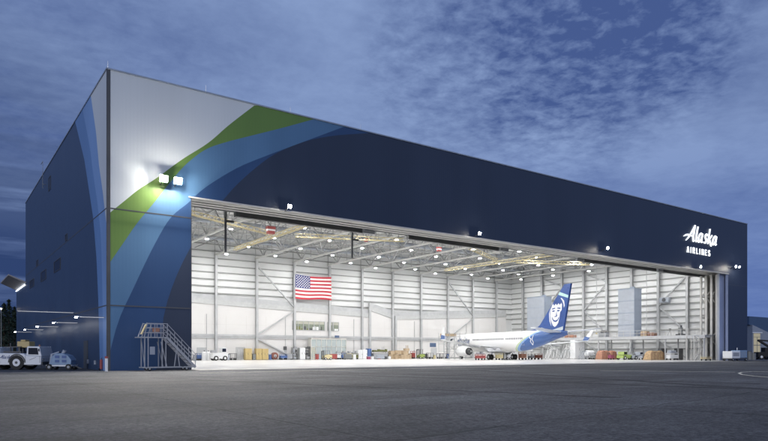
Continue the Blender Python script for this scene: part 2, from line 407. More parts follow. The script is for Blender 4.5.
B4 = front([(159, 372), (161, 335), (166, 306), (177, 274.6), (190.7, 247), (206, 219), (224, 199), (235, 186.5), (253, 170), (275, 154), (304, 141.8), (333, 135.8), (369.8, 133.0)])
fr = MB()
xs = sorted(set([0., DL, DR, WID] + [i*.35 for i in range(1, 150) if i*.35 < 50] + [50+i*2.0 for i in range(30) if 50+i*2. < WID]))
xs = [x for x in xs if not (0 < abs(x-DL) < .05)]
def thr(x):
    # heights of the colour boundaries at x, bottom to top: navy, deep blue, mid blue, green, pale
    b4 = interp(B4, x) if x >= B4[0][0] else 0
    b3 = max(b4, interp(B3, x)); b2 = max(b3, interp(B2, x)); b1 = max(b2, interp(B1, x))
    return [b4, b3, b2, b1]
FM = [M_NAVY, M_BLUE, M_MID, M_GREEN, M_PALE]
for a, b in zip(xs[:-1], xs[1:]):
    if b <= DL+1e-6 or a >= DR-1e-6: lo = 0
    else: lo = DZ
    cl_ = lambda z: min(max(z, lo), H)
    ta = [lo]+[cl_(z) for z in thr(a)]+[H]; tb = [lo]+[cl_(z) for z in thr(b)]+[H]
    for k in range(5):
        if ta[k+1]-ta[k] < 1e-4 and tb[k+1]-tb[k] < 1e-4: continue
        fr.add([(a, 0, ta[k]), (b, 0, tb[k]), (b, 0, tb[k+1]), (a, 0, ta[k+1])], [(0, 1, 2, 3)], k)
fr.build('front_cladding', FM, hangar, recalc=False)
# side wall skin
def sidep(pts): return sorted([(zat(y, 0, onX(x, 0)), onX(x, 0)) for x, y in pts])
C1 = sidep([(74, 118), (76, 125), (84.4, 160), (90.5, 200), (93.2, 218), (96.4, 257), (98.3, 300), (100, 371)])
C2 = sidep([(90, 90), (91, 97), (96, 132), (99, 165), (103, 194), (105.3, 215), (107, 228)])
sdm = MB()
zs = [i*H/80 for i in range(81)]
for a, b in zip(zs[:-1], zs[1:]):
    def sb(z):
        c1 = interp(C1, z); c2 = max(0, interp(C2, z)) if z > C2[0][0] else 0
        return [0, min(c2, c1), c1*.5+min(c2, c1)*.5, c1, DEP]
    ta, tb = sb(a), sb(b)
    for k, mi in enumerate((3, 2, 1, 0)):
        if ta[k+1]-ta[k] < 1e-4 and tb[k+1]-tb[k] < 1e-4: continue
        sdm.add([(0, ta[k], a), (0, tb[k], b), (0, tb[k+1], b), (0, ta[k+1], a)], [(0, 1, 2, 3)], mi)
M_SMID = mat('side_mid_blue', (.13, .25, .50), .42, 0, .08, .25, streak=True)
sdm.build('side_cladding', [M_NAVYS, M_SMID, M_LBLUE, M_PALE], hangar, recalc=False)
# cores
MB().bb(.004, DL-.01, .004, .4, 0, H-.02).bb(DR+.01, WID-.004, .004, .4, 0, H-.02).bb(DL-.01, DR+.01, .004, .4, DZ+.01, H-.02).build('front_wall_core', M_WHITE, hangar)
MB().bb(.004, .4, .41, DEP, 0, H-.02).build('side_wall_core', M_WHITE, hangar)
MB().bb(WID-.5, WID, .41, DEP, 0, H-.02).build('far_side_wall', [M_WHITE], hangar)
MB().bb(WID+.003, WID+.06, 0, DEP, 0, H-.02).build('far_side_cladding', [M_NAVY], hangar)
MB().bb(.41, WID-.51, DEP-.4, DEP, 0, H-.02).build('back_wall', M_WHITE, hangar)
MB().bb(0, WID, DEP+.004, DEP+.06, 0, H-.02).build('back_cladding', M_NAVY, hangar)
MB().bb(.41, WID-.51, .41, DEP-.41, 23.85, 24.2).build('roof_deck', M_DECK, hangar)
# coping and corner trim, joints
MB().bb(-.06, WID+.08, -.08, .3, H-.015, H+.10).bb(-.06, .3, .3, DEP+.08, H-.015, H+.10).bb(WID-.3, WID+.08, .31, DEP+.08, H-.015, H+.10).build('coping', M_LGREY2, hangar)
MB().bb(-.03, .25, -.03, -.003, 0, H-.02).bb(-.03, -.003, -.003, .10, 0, H-.02).build('corner_trim', M_DARK, hangar)
for z in (5.4, 13.4):
    MB().bb(.26, DL-.005, -.012, -.003, z-.05, z+.05).bb(-.012, -.003, .11, DEP, z-.05, z+.05).build('panel_joint', M_DARK, hangar)
MB().bb(DR+.01, WID, -.012, -.003, 13.37, 13.42).build('panel_joint', M_DARK, hangar)
for px in (108, 206, 290.5, 361):
    X = onY(px, .1); MB().cyl((X, .15, H+.1), (X, .15, H+.75), .025, .012, 6).build('lightning_rod', M_ALU, hangar)
# lower rear wing with tilted canopy
MB().bb(0, 22, DEP+.07, 71.5, 0, 12.2).build('rear_wing_wall', M_NAVYS, hangar)
cp = MB().prism([(0.05, 12.25), (-2.35, 13.35), (-2.35, 13.55), (.05, 12.5)], 'y', DEP-.2, 71.6)
cp.build('rear_canopy', mat('pale_canopy', (.35, .34, .34), .5), hangar)
MB().bb(-.16, -.02, DEP+.3, 71.2, 12.02, 12.10).build('canopy_light_strip', M_LED, hangar)
# side wall windows, slits and door
def side_window(px, py, wpx, hpx):
    Y = onX(px, 0); z = zat(py, 0, Y); D = depth(0, Y)
    y0, y1 = onX(px-wpx/2, 0), onX(px+wpx/2, 0); h = hpx*D/FOC
    fr = MB()
    a, b = sorted((y0, y1))
    fr.bb(-.05, -.004, a-.08, b+.08, z-h/2-.08, z-h/2).bb(-.05, -.004, a-.08, b+.08, z+h/2, z+h/2+.08).bb(-.05, -.004, a-.08, a, z-h/2, z+h/2).bb(-.05, -.004, b, b+.08, z-h/2, z+h/2)
    f = fr.build('window', M_DARK, hangar)
    MB().bb(-.02, -.004, a, b, z-h/2, z+h/2).build('window_pane', M_WINDOW, f)
for a in ((57.4, 265.4, 6.2, 10), (43.6, 275.6, 4.8, 8.5), (32, 283.5, 4, 6.5), (66.4, 237.4, 1.6, 5), (37.3, 263, 1.4, 4.5), (49.7, 183.6, 1.8, 12)):
    side_window(*a)
Y = onX(86, 0)
MB().bb(-.05, -.004, Y-.9, Y+.9, 0, 2.6).build('side_door', M_DARK, hangar)
# canopy arms over the side doors with a lamp at each tip and a white LED underside
for k in range(5):
    Y = .7+12.05*k
    a = MB().bb(-2.1, -.01, Y-.04, Y+.04, 4.42, 4.465).build('lamp_arm', M_LGREY, hangar)
    MB().bb(-1.9, -.1, Y-.015, Y+.015, 4.39, 4.417).build('led_bar', M_LEDDIM, a)
    MB().bb(-2.28, -2.11, Y-.08, Y+.08, 4.34, 4.42).build('lamp_head', M_WALLLAMP, a)
a = MB().bb(-5.1, -.01, 14.97, 15.03, 5.53, 5.58).build('lamp_arm', M_LGREY, hangar)
MB().bb(-5.0, -.1, 14.985, 15.015, 5.5, 5.527).build('led_bar', M_LEDDIM, a)
# slender rooftop mast on side wall
Y = onX(45.4, 0)
MB().cyl((-.3, Y, 22.5), (-.3, Y, 26.0), .035, .025, 6).beam((-.3, Y, 25.9), (-.3, Y+1.6, 25.95), .05).beam((-.3, Y, 23), (0, Y, 23), .05).build('wall_mast', M_STEELD, hangar)
# conduit boxes low on the side wall
for px, py in ((76, 360.5), (88.5, 361.5), (95.5, 362.5)):
    Y = onX(px, 0); z = zat(py, 0, Y)
    MB().bb(-.12, -.004, Y-.12, Y+.12, z-.18, z+.18).build('wall_box', M_LGREY, hangar)

# --- door header: stacked tracks
MB().bb(DL-.3, DR+5, .41, 6.3, 16.35, 16.5).build('header_soffit', M_LITE, hangar)
MB().bb(DL-.2, DR+.2, -.10, .38, DZ-.12, DZ-.005).build('door_head_trim', M_LITE, hangar)
for i, y in enumerate((1.0, 1.95, 2.9, 3.85, 4.8)):
    MB().bb(DL-.3, DR+5, y-.09, y+.09, 15.78, 16.34).bb(DL-.3, DR+5, y-.28, y+.28, 15.70, 15.775).build('door_track', M_LITE, hangar)
for a, b in ((235, 373), (407.5, 507), (583, 708)):
    MB().bb(onY(a, 5.8), onY(b, 5.8), 5.55, 6.05, 15.32, 15.92).build('track_girder', M_DARK, hangar)
MB().bb(onY(191, 5.8), onY(708, 5.8), 5.7, 5.85, 15.75, 15.98).build('track_girder', M_STEELD, hangar)
for px in (371, 505, 580, 660):
    X = onY(px, 5.6)
    m = MB().bb(X-1.3, X+.2, 5.1, 5.5, 15.25, 15.9).bb(X-1.1, X-.7, 5.0, 5.1, 15.35, 15.8)
    m.build('door_drive_housing', [M_GREY], hangar)
# parked door leaves in the right-hand pocket
for i, y in enumerate((1.0, 1.95, 2.9, 3.85, 4.8)):
    x0 = DR-.1 if i else DR-1.35
    lf = MB()
    lf.bb(x0, x0+.28, y-.16, y+.16, .05, 15.3).bb(DR+4.6, DR+4.9, y-.16, y+.16, .05, 15.3)
    for z in (.15, 3.9, 7.7, 11.5, 15.2): lf.bb(x0+.28, DR+4.6, y-.12, y+.12, z-.1, z+.1)
    for k, z in enumerate((.15, 3.9, 7.7, 11.5)):
        p, q = (x0+.3, DR+4.6) if k % 2 else (DR+4.6, x0+.3)
        lf.beam((p, y, z+.1), (q, y, z+3.6), .14)
    d = lf.build('door_leaf', M_LITE if i else M_LGREY, hangar)
    if i == 0: MB().bb(x0-.01, DR+4.9, y-.24, y-.17, .05, 15.3).build('leaf_skin', M_PERI, d)
    else: MB().bb(DR+.9, DR+4.9, y-.22, y-.17, .05, 15.3).build('leaf_skin', M_LITE, d)
MB().bb(DR-.04, DR+.005, -.02, .42, 0, DZ).build('door_jamb', M_PERI, hangar)
MB().bb(DL-.005, DL+.05, -.02, .42, 0, DZ).build('door_jamb', M_DARK, hangar)

# --- interior: columns, girts, trusses
XB = [6.3+8*k for k in range(13)]
YR = [4.6+6.04*k for k in range(9)]
BW = DEP-.4        # inner face of back wall
RW = WID-.5        # inner face of far side wall
PL = BW-.55        # lower lining face
for x in XB:
    m = MB(); y0, y1 = PL-.45, PL-.03 
    m.bb(x-.22, x+.22, y0, y0+.05, .02, 19.2).bb(x-.22, x+.22, y1-.05, y1, .02, 19.2).bb(x-.04, x+.04, y0+.05, y1-.05, .02, 19.2)
    m.bb(x-.3, x+.3, y0-.1, y1, .013, .04)
    m.build('column', M_STEEL, hangar)
for y in YR:
    m = MB(); x0, x1 = RW-.8, RW-.3
    m.bb(x0, x0+.05, y-.25, y+.25, .02, 22.8).bb(x1-.05, x1, y-.25, y+.25, .02, 22.8).bb(x0+.05, x1-.05, y-.04, y+.04, .02, 22.8)
    m.build('column', M_STEEL, hangar)
for k in range(11):
    z = 9.7+1.28*k
    MB().bb(.6, RW-.02, BW-.26, BW-.003, z-.035, z+.035).bb(.6, RW-.02, BW-.26, BW-.23, z+.036, z+.14).build('girt', M_GIRT, hangar)
for k in range(17):
    z = 2.1+1.28*k
    MB().bb(RW-.29, RW-.003, .6, BW-.3, z-.035, z+.035).bb(RW-.29, RW-.26, .6, BW-.3, z+.036, z+.14).build('girt', M_GIRT, hangar)
# slanting lined lower wall
def bz(px, py): X = onY(px, PL); return X, zat(py, X, PL)
segA = [bz(150, 299), bz(190, 302.3), bz(369, 317.5)]
segB = [bz(369.6, 310.5), bz(395, 319.7)]
segC = [bz(395, 319.7), bz(480, 317.4), bz(506, 317)]
for seg in (segA, segB, segC):
    a, b = seg[0], seg[-1]
    x0 = max(a[0], .6); x1 = min(b[0], RW-.1)
    zA = interp(seg, x0); zB = interp(seg, x1)
    MB().prism([(x0, .013), (x1-.004, .013), (x1-.004, zB), (x0, zA)], 'y', PL, BW-.3).build('lower_wall_lining', M_PLASTER, hangar)
    MB().prism([(x0, zA+.004), (x1-.006, zB+.004), (x1-.006, zB+.85), (x0, zA+.85)], 'y', PL-.14, BW-.3).build('sloping_fascia', mat('fascia_light', (.46, .47, .47), .5), hangar)
    MB().prism([(x0, zA+.86), (x1-.008, zB+.86), (x1-.008, zB+1.75), (x0, zA+1.75)], 'y', PL-.02, BW-.3).build('sloping_ledge', M_STEEL, hangar)
for px, top in ((369.3, 304), (395, 316)):
    X = onY(px, PL)
    MB().bb(X-.25, X+.25, PL-.4, PL-.15, .02, zat(top, X, PL)).build('post', M_STEEL, hangar)
jm = MB()
for k in range(26):
    x = 6.3+4*k-2 if k else 2.; jm.bb(x-.015, x+.015, PL-.006, PL-.002, .02, 4.0); jm.bb(x-.015, x+.015, PL-.006, PL-.002, 4.8, 8.3)
for z in (2.2, 6.6): jm.bb(1, RW-1.2, PL-.0085, PL-.0065, z-.012, z+.012)
jm.build('panel_joints', M_LITE, hangar)
MB().bb(.6, RW-.9, PL-.03, PL-.009, .02, .22).build('skirting', M_STEELD, hangar)
for x in (12.5, 28.6, 44.4, 60.3, 76.5, 92.3):
    MB().cyl((x, PL-.1, .1), (x, PL-.1, 8.4), .05, n=6).bb(x-.2, x+.2, PL-.16, PL-.01, 1.2, 1.9).build('conduit_drop', M_STEEL, hangar)
MB().bb(.6, RW-.9, PL-.2, PL-.003, 4.05, 4.42).bb(.6, RW-.9, PL-.3, PL-.003, 4.425, 4.78).build('mid_beam', M_STEEL, hangar)
# wall bracing (K braces)
def brace(a, b): MB().beam(a, b, .24, .24).build('brace', M_STEEL, hangar)
yb = PL-.22
for x0, x1 in ((38.3, 46.3), (86.3, 94.3)):
    brace((x1, yb, 9.6), (x0+.2, yb, 4.8)); brace((x0+.2, yb, 4.0), (x1, yb, .3)); brace((x1, yb, 10.3), (x0+.2, yb, 17.8))
for k0 in (1, 4, 6):
    y0, y1 = YR[k0], YR[k0+1]
    xb = RW-.55
    brace((xb, y1-.2, 11.0), (xb, y0, 16.6)); brace((xb, y1-.2, 10.6), (xb, y0, 5.2)); brace((xb, y0+.2, 16.9), (xb, y1-.2, 19.0))
    brace((xb, y1-.2, 3.8), (xb, y0+.2, .4))
# roof trusses
for x in XB:
    m = MB(); y0, y1 = 6.6, BW-.2; n = 14; dy = (y1-y0)/n
    m.bb(x-.15, x+.15, y0, y1, 19.2, 19.45).bb(x-.15, x+.15, y0, y1, 22.6, 22.85)
    for k in range(n+1):
        y = y0+dy*k; m.beam((x, y, 19.4), (x, y, 22.6), .09, mi=1)
        if k < n:
            if k % 2: m.beam((x, y, 19.4), (x, y+dy, 22.6), .16, mi=1)
            else: m.beam((x, y, 22.6), (x, y+dy, 19.4), .16, mi=1)
    m.build('roof_truss', [M_TRUSS, mat('web_steel', (.38, .39, .39), .5)], hangar)
for k in range(20):
    y = 7+2.65*k
    m = MB().bb(.6, RW, y-.06, y+.06, 23.5, 23.62).bb(.6, RW, y-.05, y+.05, 22.9, 22.98)
    for j in range(68):
        x = .8+1.58*j; m.beam((x, y, 22.95), (x+.79, y, 23.5), .035); m.beam((x+.79, y, 23.5), (x+1.58, y, 22.95), .035)
    m.build('roof_joist', M_TRUSS, hangar)
for y in (6.7, 19.7, 32.5, 45.3):
    m = MB().bb(.6, RW, y-.08, y+.08, 19.46, 19.6)
    for x in XB[:-1]:
        m.beam((x, y, 19.6), (x+4, y, 22.6), .13); m.beam((x+4, y, 22.6), (x+8, y, 19.6), .13)
    m.build('sway_frame', M_STEEL, hangar)
for x in XB[:-1]:   # horizontal X bracing seen from below
    for y in (6.7, 32.5):
        MB().beam((x, y, 19.7), (x+8, y+12.8, 19.7), .10).beam((x, y+12.8, 19.74), (x+8, y, 19.74), .10).build('roof_brace', M_STEEL, hangar)
for y, z, r in ((14, 21.5, .35), (27, 21.2, .25), (39, 21.7, .4), (51, 21.3, .3)):
    MB().cyl((2, y, z), (RW-1, y, z), r, n=12).build('air_duct', M_LGREY, hangar)
for y in (10, 18, 24, 30, 36, 43, 49):
    MB().cyl((2, y, 22.2), (RW-1, y, 22.2), .06, n=6).build('sprinkler_pipe', M_RED if y == 30 else M_STEEL, hangar)
for x in [10.3+8*k for k in range(12)]:
    MB().cyl((x, 7, 20.2), (x, BW-1, 20.2), .07, n=6).build('conduit', M_STEELD, hangar)
# windows in lined wall
def bwin(x0, x1, y0, y1, n, name='office_window'):
    X0, X1 = onY(x0, PL), onY(x1, PL); xm = (X0+X1)/2; Z0, Z1 = zat(y1, xm, PL), zat(y0, xm, PL)
    m = MB().bb(X0, X1, PL-.10, PL-.005, Z0-.1, Z0).bb(X0, X1, PL-.10, PL-.005, Z1, Z1+.1)
    for k in range(n+1):
        x = X0+(X1-X0)*k/n; m.bb(x-.06, x+.06, PL-.10, PL-.005, Z0, Z1)
    f = m.build(name, M_STEEL, hangar)
    MB().bb(X0+.07, X1-.07, PL-.03, PL-.006, Z0+.004, Z1-.004).build('window_pane', glass('office_glass', (.22, .25, .20), .1), f)
    mm = MB()   # shelving and blinds seen in the window
    rnd = random.Random(int(x0))
    x = X0+.3
    while x < X1-.5:
        wv = rnd.uniform(.2, .6); mm.bb(x, x+wv, PL-.055, PL-.035, Z0+.02, Z0+rnd.uniform(.2, .75), rnd.randrange(3)); x += wv+rnd.uniform(.02, .2)
    mm.bb(X0+.1, X1-.1, PL-.055, PL-.035, Z1-.55, Z1-.02, 3)
    mm.build('window_contents', [M_DARK, M_WPAINT, M_OLIVE, mat('pale_blind', (.42, .42, .35), .6)], f)
bwin(292.3, 324.5, 321.5, 330, 6); bwin(327.3, 332.6, 322.5, 330.6, 1); bwin(333, 338.6, 322.5, 330.8, 1)
def bdoor(x0, x1, ytop, m=M_GREYDOOR):
    X0, X1 = onY(x0, PL), onY(x1, PL); Z = zat(ytop, X0, PL)
    d = MB().bb(X0, X1, PL-.06, PL-.004, .013, Z).build('wall_door', m, hangar)
    MB().bb(X1-.35, X1-.2, PL-.14, PL-.062, 1., 1.12).build('door_handle', M_ALU, d)
bdoor(197, 206.5, 347.5); bdoor(235.8, 245, 347); bdoor(431, 436.6, 348)
# entrance vestibule of glass
X0, X1 = onY(311, 55), onY(346, 55); Zt = 4.0
m = MB(); n = 7
for k in range(n+1):
    x = X0+(X1-X0)*k/n; m.bb(x-.07, x+.07, 54.9, 55.04, .013, Zt)
m.bb(X0, X1, 54.9, 55.04, Zt, Zt+.3).bb(X0, X1, 54.9, 55.04, 2.5, 2.6).bb(X0, X1, 55.05, PL-.5, Zt+.1, Zt+.3).bb(X0-.07, X0+.07, 55.05, PL-.5, .013, Zt).bb(X1-.07, X1+.07, 55.05, PL-.5, .013, Zt)
ve = m.build('glass_vestibule', M_LITE, hangar)
MB().bb(X0+.08, X1-.08, 54.95, 54.98, .05, 2.49).bb(X0+.08, X1-.08, 54.95, 54.98, 2.61, Zt-.01).build('vestibule_glass', M_PANE, ve)
mm = MB(); rnd = random.Random(4)
for k in range(9):
    x = X0+.4+(X1-X0-.9)*k/9; mm.bb(x, x+.55, 55.5, 55.8, .013, rnd.uniform(.9, 3.2), rnd.randrange(4))
mm.build('vestibule_fittings', [M_BPAINT, M_GREY, M_WPAINT, M_SIGNB], ve)
X = onY(433.5, PL); MB().bb(X-1.1, X+.7, PL-.09, PL-.004, zat(347, X, PL), zat(343, X, PL)).build('door_sign', M_SIGNB, hangar)
X = onY(332, PL); MB().bb(X-.5, X+.5, 54.6, 54.7, 4.4, 4.85).build('hanging_sign', M_SIGNB, hangar)

# ------------------------------------------------------------------ illuminated sign letters
def stroke(mb, pts, widths, y0, y1, ox, oz, sc, shear=.0, mi=0):
    # ribbon through smoothed pts, extruded y0..y1
    P = []
    for i in range(len(pts)-1):
        p0 = pts[max(i-1, 0)]; p1 = pts[i]; p2 = pts[i+1]; p3 = pts[min(i+2, len(pts)-1)]
        for k in range(5):
            t = k/5; P.append((tuple(.5*(2*p1[j]+(p2[j]-p0[j])*t+(2*p0[j]-5*p1[j]+4*p2[j]-p3[j])*t*t+(3*p1[j]-p0[j]-3*p2[j]+p3[j])*t**3) for j in (0, 1)), widths[i]*(1-t)+widths[i+1]*t))
    P.append((pts[-1], widths[-1]))
    Lf, Rt = [], []
    for i, (p, wd) in enumerate(P):
        a = P[max(i-1, 0)][0]; b = P[min(i+1, len(P)-1)][0]; d = V((b[0]-a[0], b[1]-a[1])); d = d.normalized() if d.length else V((1, 0))
        n = V((-d.y, d.x))*wd/2
        for lst, s_ in ((Lf, 1), (Rt, -1)):
            x, z = p[0]+n.x*s_, p[1]+n.y*s_
            lst.append((ox+(x+shear*z)*sc, oz+z*sc))
    m = len(P)
    vs = [(x, y0, z) for x, z in Lf]+[(x, y0, z) for x, z in Rt]+[(x, y1, z) for x, z in Lf]+[(x, y1, z) for x, z in Rt]
    fs = []
    for i in range(m-1):
        fs += [(i, i+1, m+i+1, m+i), (2*m+i, 3*m+i, 3*m+i+1, 2*m+i+1), (i, 2*m+i, 2*m+i+1, i+1), (m+i, m+i+1, 3*m+i+1, 3*m+i)]
    fs += [(0, m, 3*m, 2*m), (m-1, 3*m-1, 4*m-1, 2*m-1)]
    mb.add(vs, fs, mi)
# script word, unit = cap height; each letter a list of strokes (points, widths)
SCRIPT = {
 'A': [([(-.62, .18), (-.35, .30), (.0, .33), (.42, .30)], [.03, .13, .12, .08]), ([(-.30, -.05), (.0, .22), (.28, .62), (.52, 1.02)], [.05, .12, .14, .12]), ([(.52, 1.02), (.50, .62), (.50, .25), (.58, .0), (.70, .03)], [.13, .18, .18, .15, .05])],
 'l': [([(.02, .98), (.0, .5), (.02, .08), (.10, .0), (.18, .06)], [.15, .16, .15, .12, .06])],
 'a': [([(.40, .50), (.22, .58), (.04, .38), (.02, .12), (.12, .0), (.28, .12), (.42, .45)], [.10, .13, .15, .15, .13, .10, .08]), ([(.42, .58), (.40, .25), (.44, .02), (.56, .06)], [.13, .15, .13, .06])],
 's': [([(.42, .50), (.26, .60), (.12, .47), (.22, .32), (.34, .20), (.26, .02), (.04, .04)], [.08, .12, .14, .15, .14, .13, .07])],
 'k': [([(.04, 1.0), (.04, .5), (.04, -.02)], [.14, .15, .14]), ([(.08, .26), (.26, .42), (.42, .60)], [.07, .11, .12]), ([(.14, .32), (.28, .14), (.44, -.06), (.52, -.14)], [.09, .14, .14, .06])],
}
ADV = {'A': .78, 'l': .26, 'a': .60, 's': .50, 'k': .54}
def script_word(sc, ox, oz, y0, y1, m, parent, name='letter', one=False, shear=.28, wk=.86, gapk=1.1):
    x = 0; acc = MB()
    for ch in 'Alaska':
        mb = acc if one else MB()
        for pts, wd in SCRIPT[ch]: stroke(mb, [(x+p[0], p[1]) for p in pts], [q*wk for q in wd], y0, y1, ox, oz, sc, shear)
        if not one: mb.build(name, m, parent)
        x += ADV[ch]*gapk
    return acc
# block capitals as strokes (unit height)
CAPS = {
 'A': [[(0, 0), (.3, 1), (.6, 0)], [(.12, .34), (.48, .34)]], 'I': [[(.0, 0), (.0, 1)]],
 'R': [[(0, 0), (0, 1), (.36, 1), (.5, .86), (.5, .64), (.36, .5), (0, .5)], [(.26, .5), (.54, 0)]],
 'L': [[(0, 1), (0, 0), (.45, 0)]], 'N': [[(0, 0), (0, 1), (.5, 0), (.5, 1)]],
 'E': [[(.46, 1), (0, 1), (0, 0), (.46, 0)], [(0, .52), (.38, .52)]],
 'S': [[(.48, .88), (.36, 1), (.12, 1), (0, .86), (0, .66), (.12, .54), (.38, .46), (.5, .34), (.5, .14), (.38, 0), (.12, 0), (0, .12)]],
}
CW = {'A': .6, 'I': .0, 'R': .54, 'L': .45, 'N': .5, 'E': .46, 'S': .5}
def block_word(word, sc, ox, oz, y0, y1, wd, m, parent, gap=.36):
    x = 0
    for ch in word:
        mb = MB()
        for ln in CAPS[ch]:
            for a, b in zip(ln[:-1], ln[1:]):
                a, b = V((ox+(x+a[0])*sc, (y0+y1)/2, oz+a[1]*sc)), V((ox+(x+b[0])*sc, (y0+y1)/2, oz+b[1]*sc))
                d = (b-a).normalized()*wd*sc*.45; mb.beam(a-d, b+d, abs(y1-y0), wd*sc)
        mb.build('letter', m, parent); x += CW[ch]+gap
sign = thing('illuminated_sign', 'glowing white airline name in script over block capitals high on the navy wall', 'sign', (0, 0, 0))
script_word(2.55, 88.9, 19.85, -.16, -.05, M_SIGNW, sign)
block_word('AIRLINES', .84, 88.5, 17.85, -.14, -.05, .15, M_SIGNW, sign, gap=.78)

# ------------------------------------------------------------------ flood lights on the front wall
def flood(px, py, label, n=1):
    X = onY(px, -.9); z = zat(py, X, -.9)
    t = thing('flood_light', label, 'flood light', (X, 0, z), 0, 'flood lights along the front wall')
    for s in ([0] if n == 1 else [-.6, .6]):
        MB().beam((s, -.004, -.25), (s, -.8, .05), .07).build('bracket', M_DARK, t)
        Mx = Matrix.Rotation(R(15), 3, 'X')
        q = 1. if px < 200 else .6
        MB().box((s, -.95, .05), (.64*q, .16, .52*q), M=Mx).build('lamp_housing', M_DARK, t)
        c = V((s, -.95, .05)) + Mx @ V((0, -.09, 0))
        MB().box(c, (.62*q, .012, .50*q), M=Mx).build('lens', M_FLOODC if px < 200 else M_FLOOD, t)
    return t
flood(170.5, 180.5, 'pair of flood lamps on brackets on the pale grey panel by the left corner', 2)
flood(289, 207, 'single flood lamp above the door beneath the start of the navy arc')
flood(479, 234, 'single flood lamp above the middle of the hangar door')
flood(607, 248.5, 'single flood lamp above the door between the door middle and the lit sign')
flood(700, 267, 'single small flood lamp directly below the word AIRLINES')
flood(737, 267, 'pair of flood lamps near the far right corner beside the lit sign', 2)

# ------------------------------------------------------------------ high bay lamps
ordn = ['first', 'second', 'third', 'fourth', 'fifth', 'sixth', 'seventh', 'eighth', 'ninth', 'tenth', 'eleventh', 'twelfth', 'thirteenth']
hb = None
for i, x in enumerate(XB[1:]):
    for k in range(5):
        y = 10+9.6*k + (0 if i % 2 else 3.)
        lb = f'round high-bay lamp under the {ordn[i]} inner roof truss from the left, {ordn[k]} from the door'
        if hb is None:
            hb = thing('high_bay_lamp', lb, 'ceiling lamp', (x, y, 19.2), 0, 'high-bay lamps under the roof trusses')
            MB().cyl((0, 0, -.02), (0, 0, -.25), .03, n=6).cyl((0, 0, -.25), (0, 0, -.42), .12, .34, n=14).build('lamp_housing', M_ALU, hb)
            MB().cyl((0, 0, -.425), (0, 0, -.455), .235, n=14).build('lens', M_LAMP, hb)
        else: dup(hb, (x, y, 19.2), 0, lb)

# ------------------------------------------------------------------ yellow fall-arrest rails, reels
def yrail(a, b, label):
    a, b = V(a), V(b); t = thing('fall_arrest_rail', label, 'overhead rail', a, 0, 'yellow overhead rails')
    d = b-a; n = max(3, int(d.length/1.2)); m = MB()
    side = d.cross(V((0, 0, 1))).normalized()*.22
    for o, z in ((side, 0), (-side, 0), (V((0, 0, 0)), .5)): m.beam(V((0, 0, z))+o, d+V((0, 0, z))+o, .085)
    for k in range(n):
        p, q = d*(k/n), d*((k+1)/n)
        m.beam(p+side, q-side, .06); m.beam(p+side, (p+q)/2+V((0, 0, .5)), .06); m.beam((p+q)/2+V((0, 0, .5)), q-side, .06)
    m.build('lattice', M_YEL, t)
    h = MB()
    for k in (0.05, .5, .95): p = d*k; h.beam(p+V((0, 0, .5)), p+V((0, 0, 1.2)), .06)
    h.build('hanger', M_STEELD, t)
yrail((28, 42, 18), (28.2, 15.9, 18), 'yellow lattice rail running back to front in the left bay, just left of the flag')
yrail((13.3, 19.5, 18), (26.5, 26, 18), 'yellow lattice rail slanting across the left bay, nearest the left door jamb')
yrail((30.5, 25.6, 18), (45.5, 19.7, 18), 'yellow lattice rail slanting across above and right of the flag')
yrail((73.1, 42.2, 18), (74.8, 16.2, 18), 'yellow lattice rail running back to front over the parked aircraft')
yrail((58.2, 19, 18), (72.2, 26.5, 18), 'yellow lattice rail slanting left of the long rail over the aircraft')
yrail((76, 25.6, 18), (89.6, 19.5, 18), 'yellow lattice rail slanting right over the aircraft tail')
def reel(X, Y, z, label, s=1.):
    t = thing('hose_reel', label, 'hose reel', (X, Y, z), 0, 'red hanging hose reels')
    MB().bb(-.75*s, .75*s, -.4*s, .4*s, .15*s, .62*s).bb(-.6*s, .6*s, -.4*s, .4*s, -.62*s, -.15*s).build('reel_housing', M_RED, t)
    MB().bb(-.7*s, .7*s, -.36*s, .36*s, -.145*s, .145*s).build('label_band', M_WPAINT, t)
    MB().beam((0, 0, .62*s), (0, 0, 1.6), .08).build('hanger', M_STEELD, t)
X, Y = W(270.7, 86); reel(X, Y, zat(230.3, X, Y), 'large red reel with white band hanging above left of the flag', .8)
X, Y = W(439, 92); reel(X, Y, zat(249.3, X, Y), 'small red reel hanging near the middle of the door head', .5)
X, Y = W(366, 94); reel(X, Y, zat(240, X, Y), 'tiny red reel hanging beside the middle yellow rail', .4)
def mast(px, y0, y1, label):
    X = onY(px, 6.6); za, zb = zat(y1, X, 6.6), zat(y0, X, 6.6)
    t = thing('hanging_mast', label, 'hanging mast', (X, 6.6, za), 0)
    MB().bb(-.09, .09, -.09, .09, 0, zb-za).build('post', M_DARK, t)
    MB().bb(-.1, .9, -.06, .06, zb-za-.5, zb-za-.3).build('cable_arm', M_DARK, t)
    MB().bb(-.13, .13, -.13, .13, zb-za+.003, 19.1-za).build('drop_rod', M_STEELD, t)
mast(225.5, 217, 252, 'black hanging mast just inside the left end of the door')
mast(352, 236, 258, 'black hanging mast behind the dark track girder near the middle')

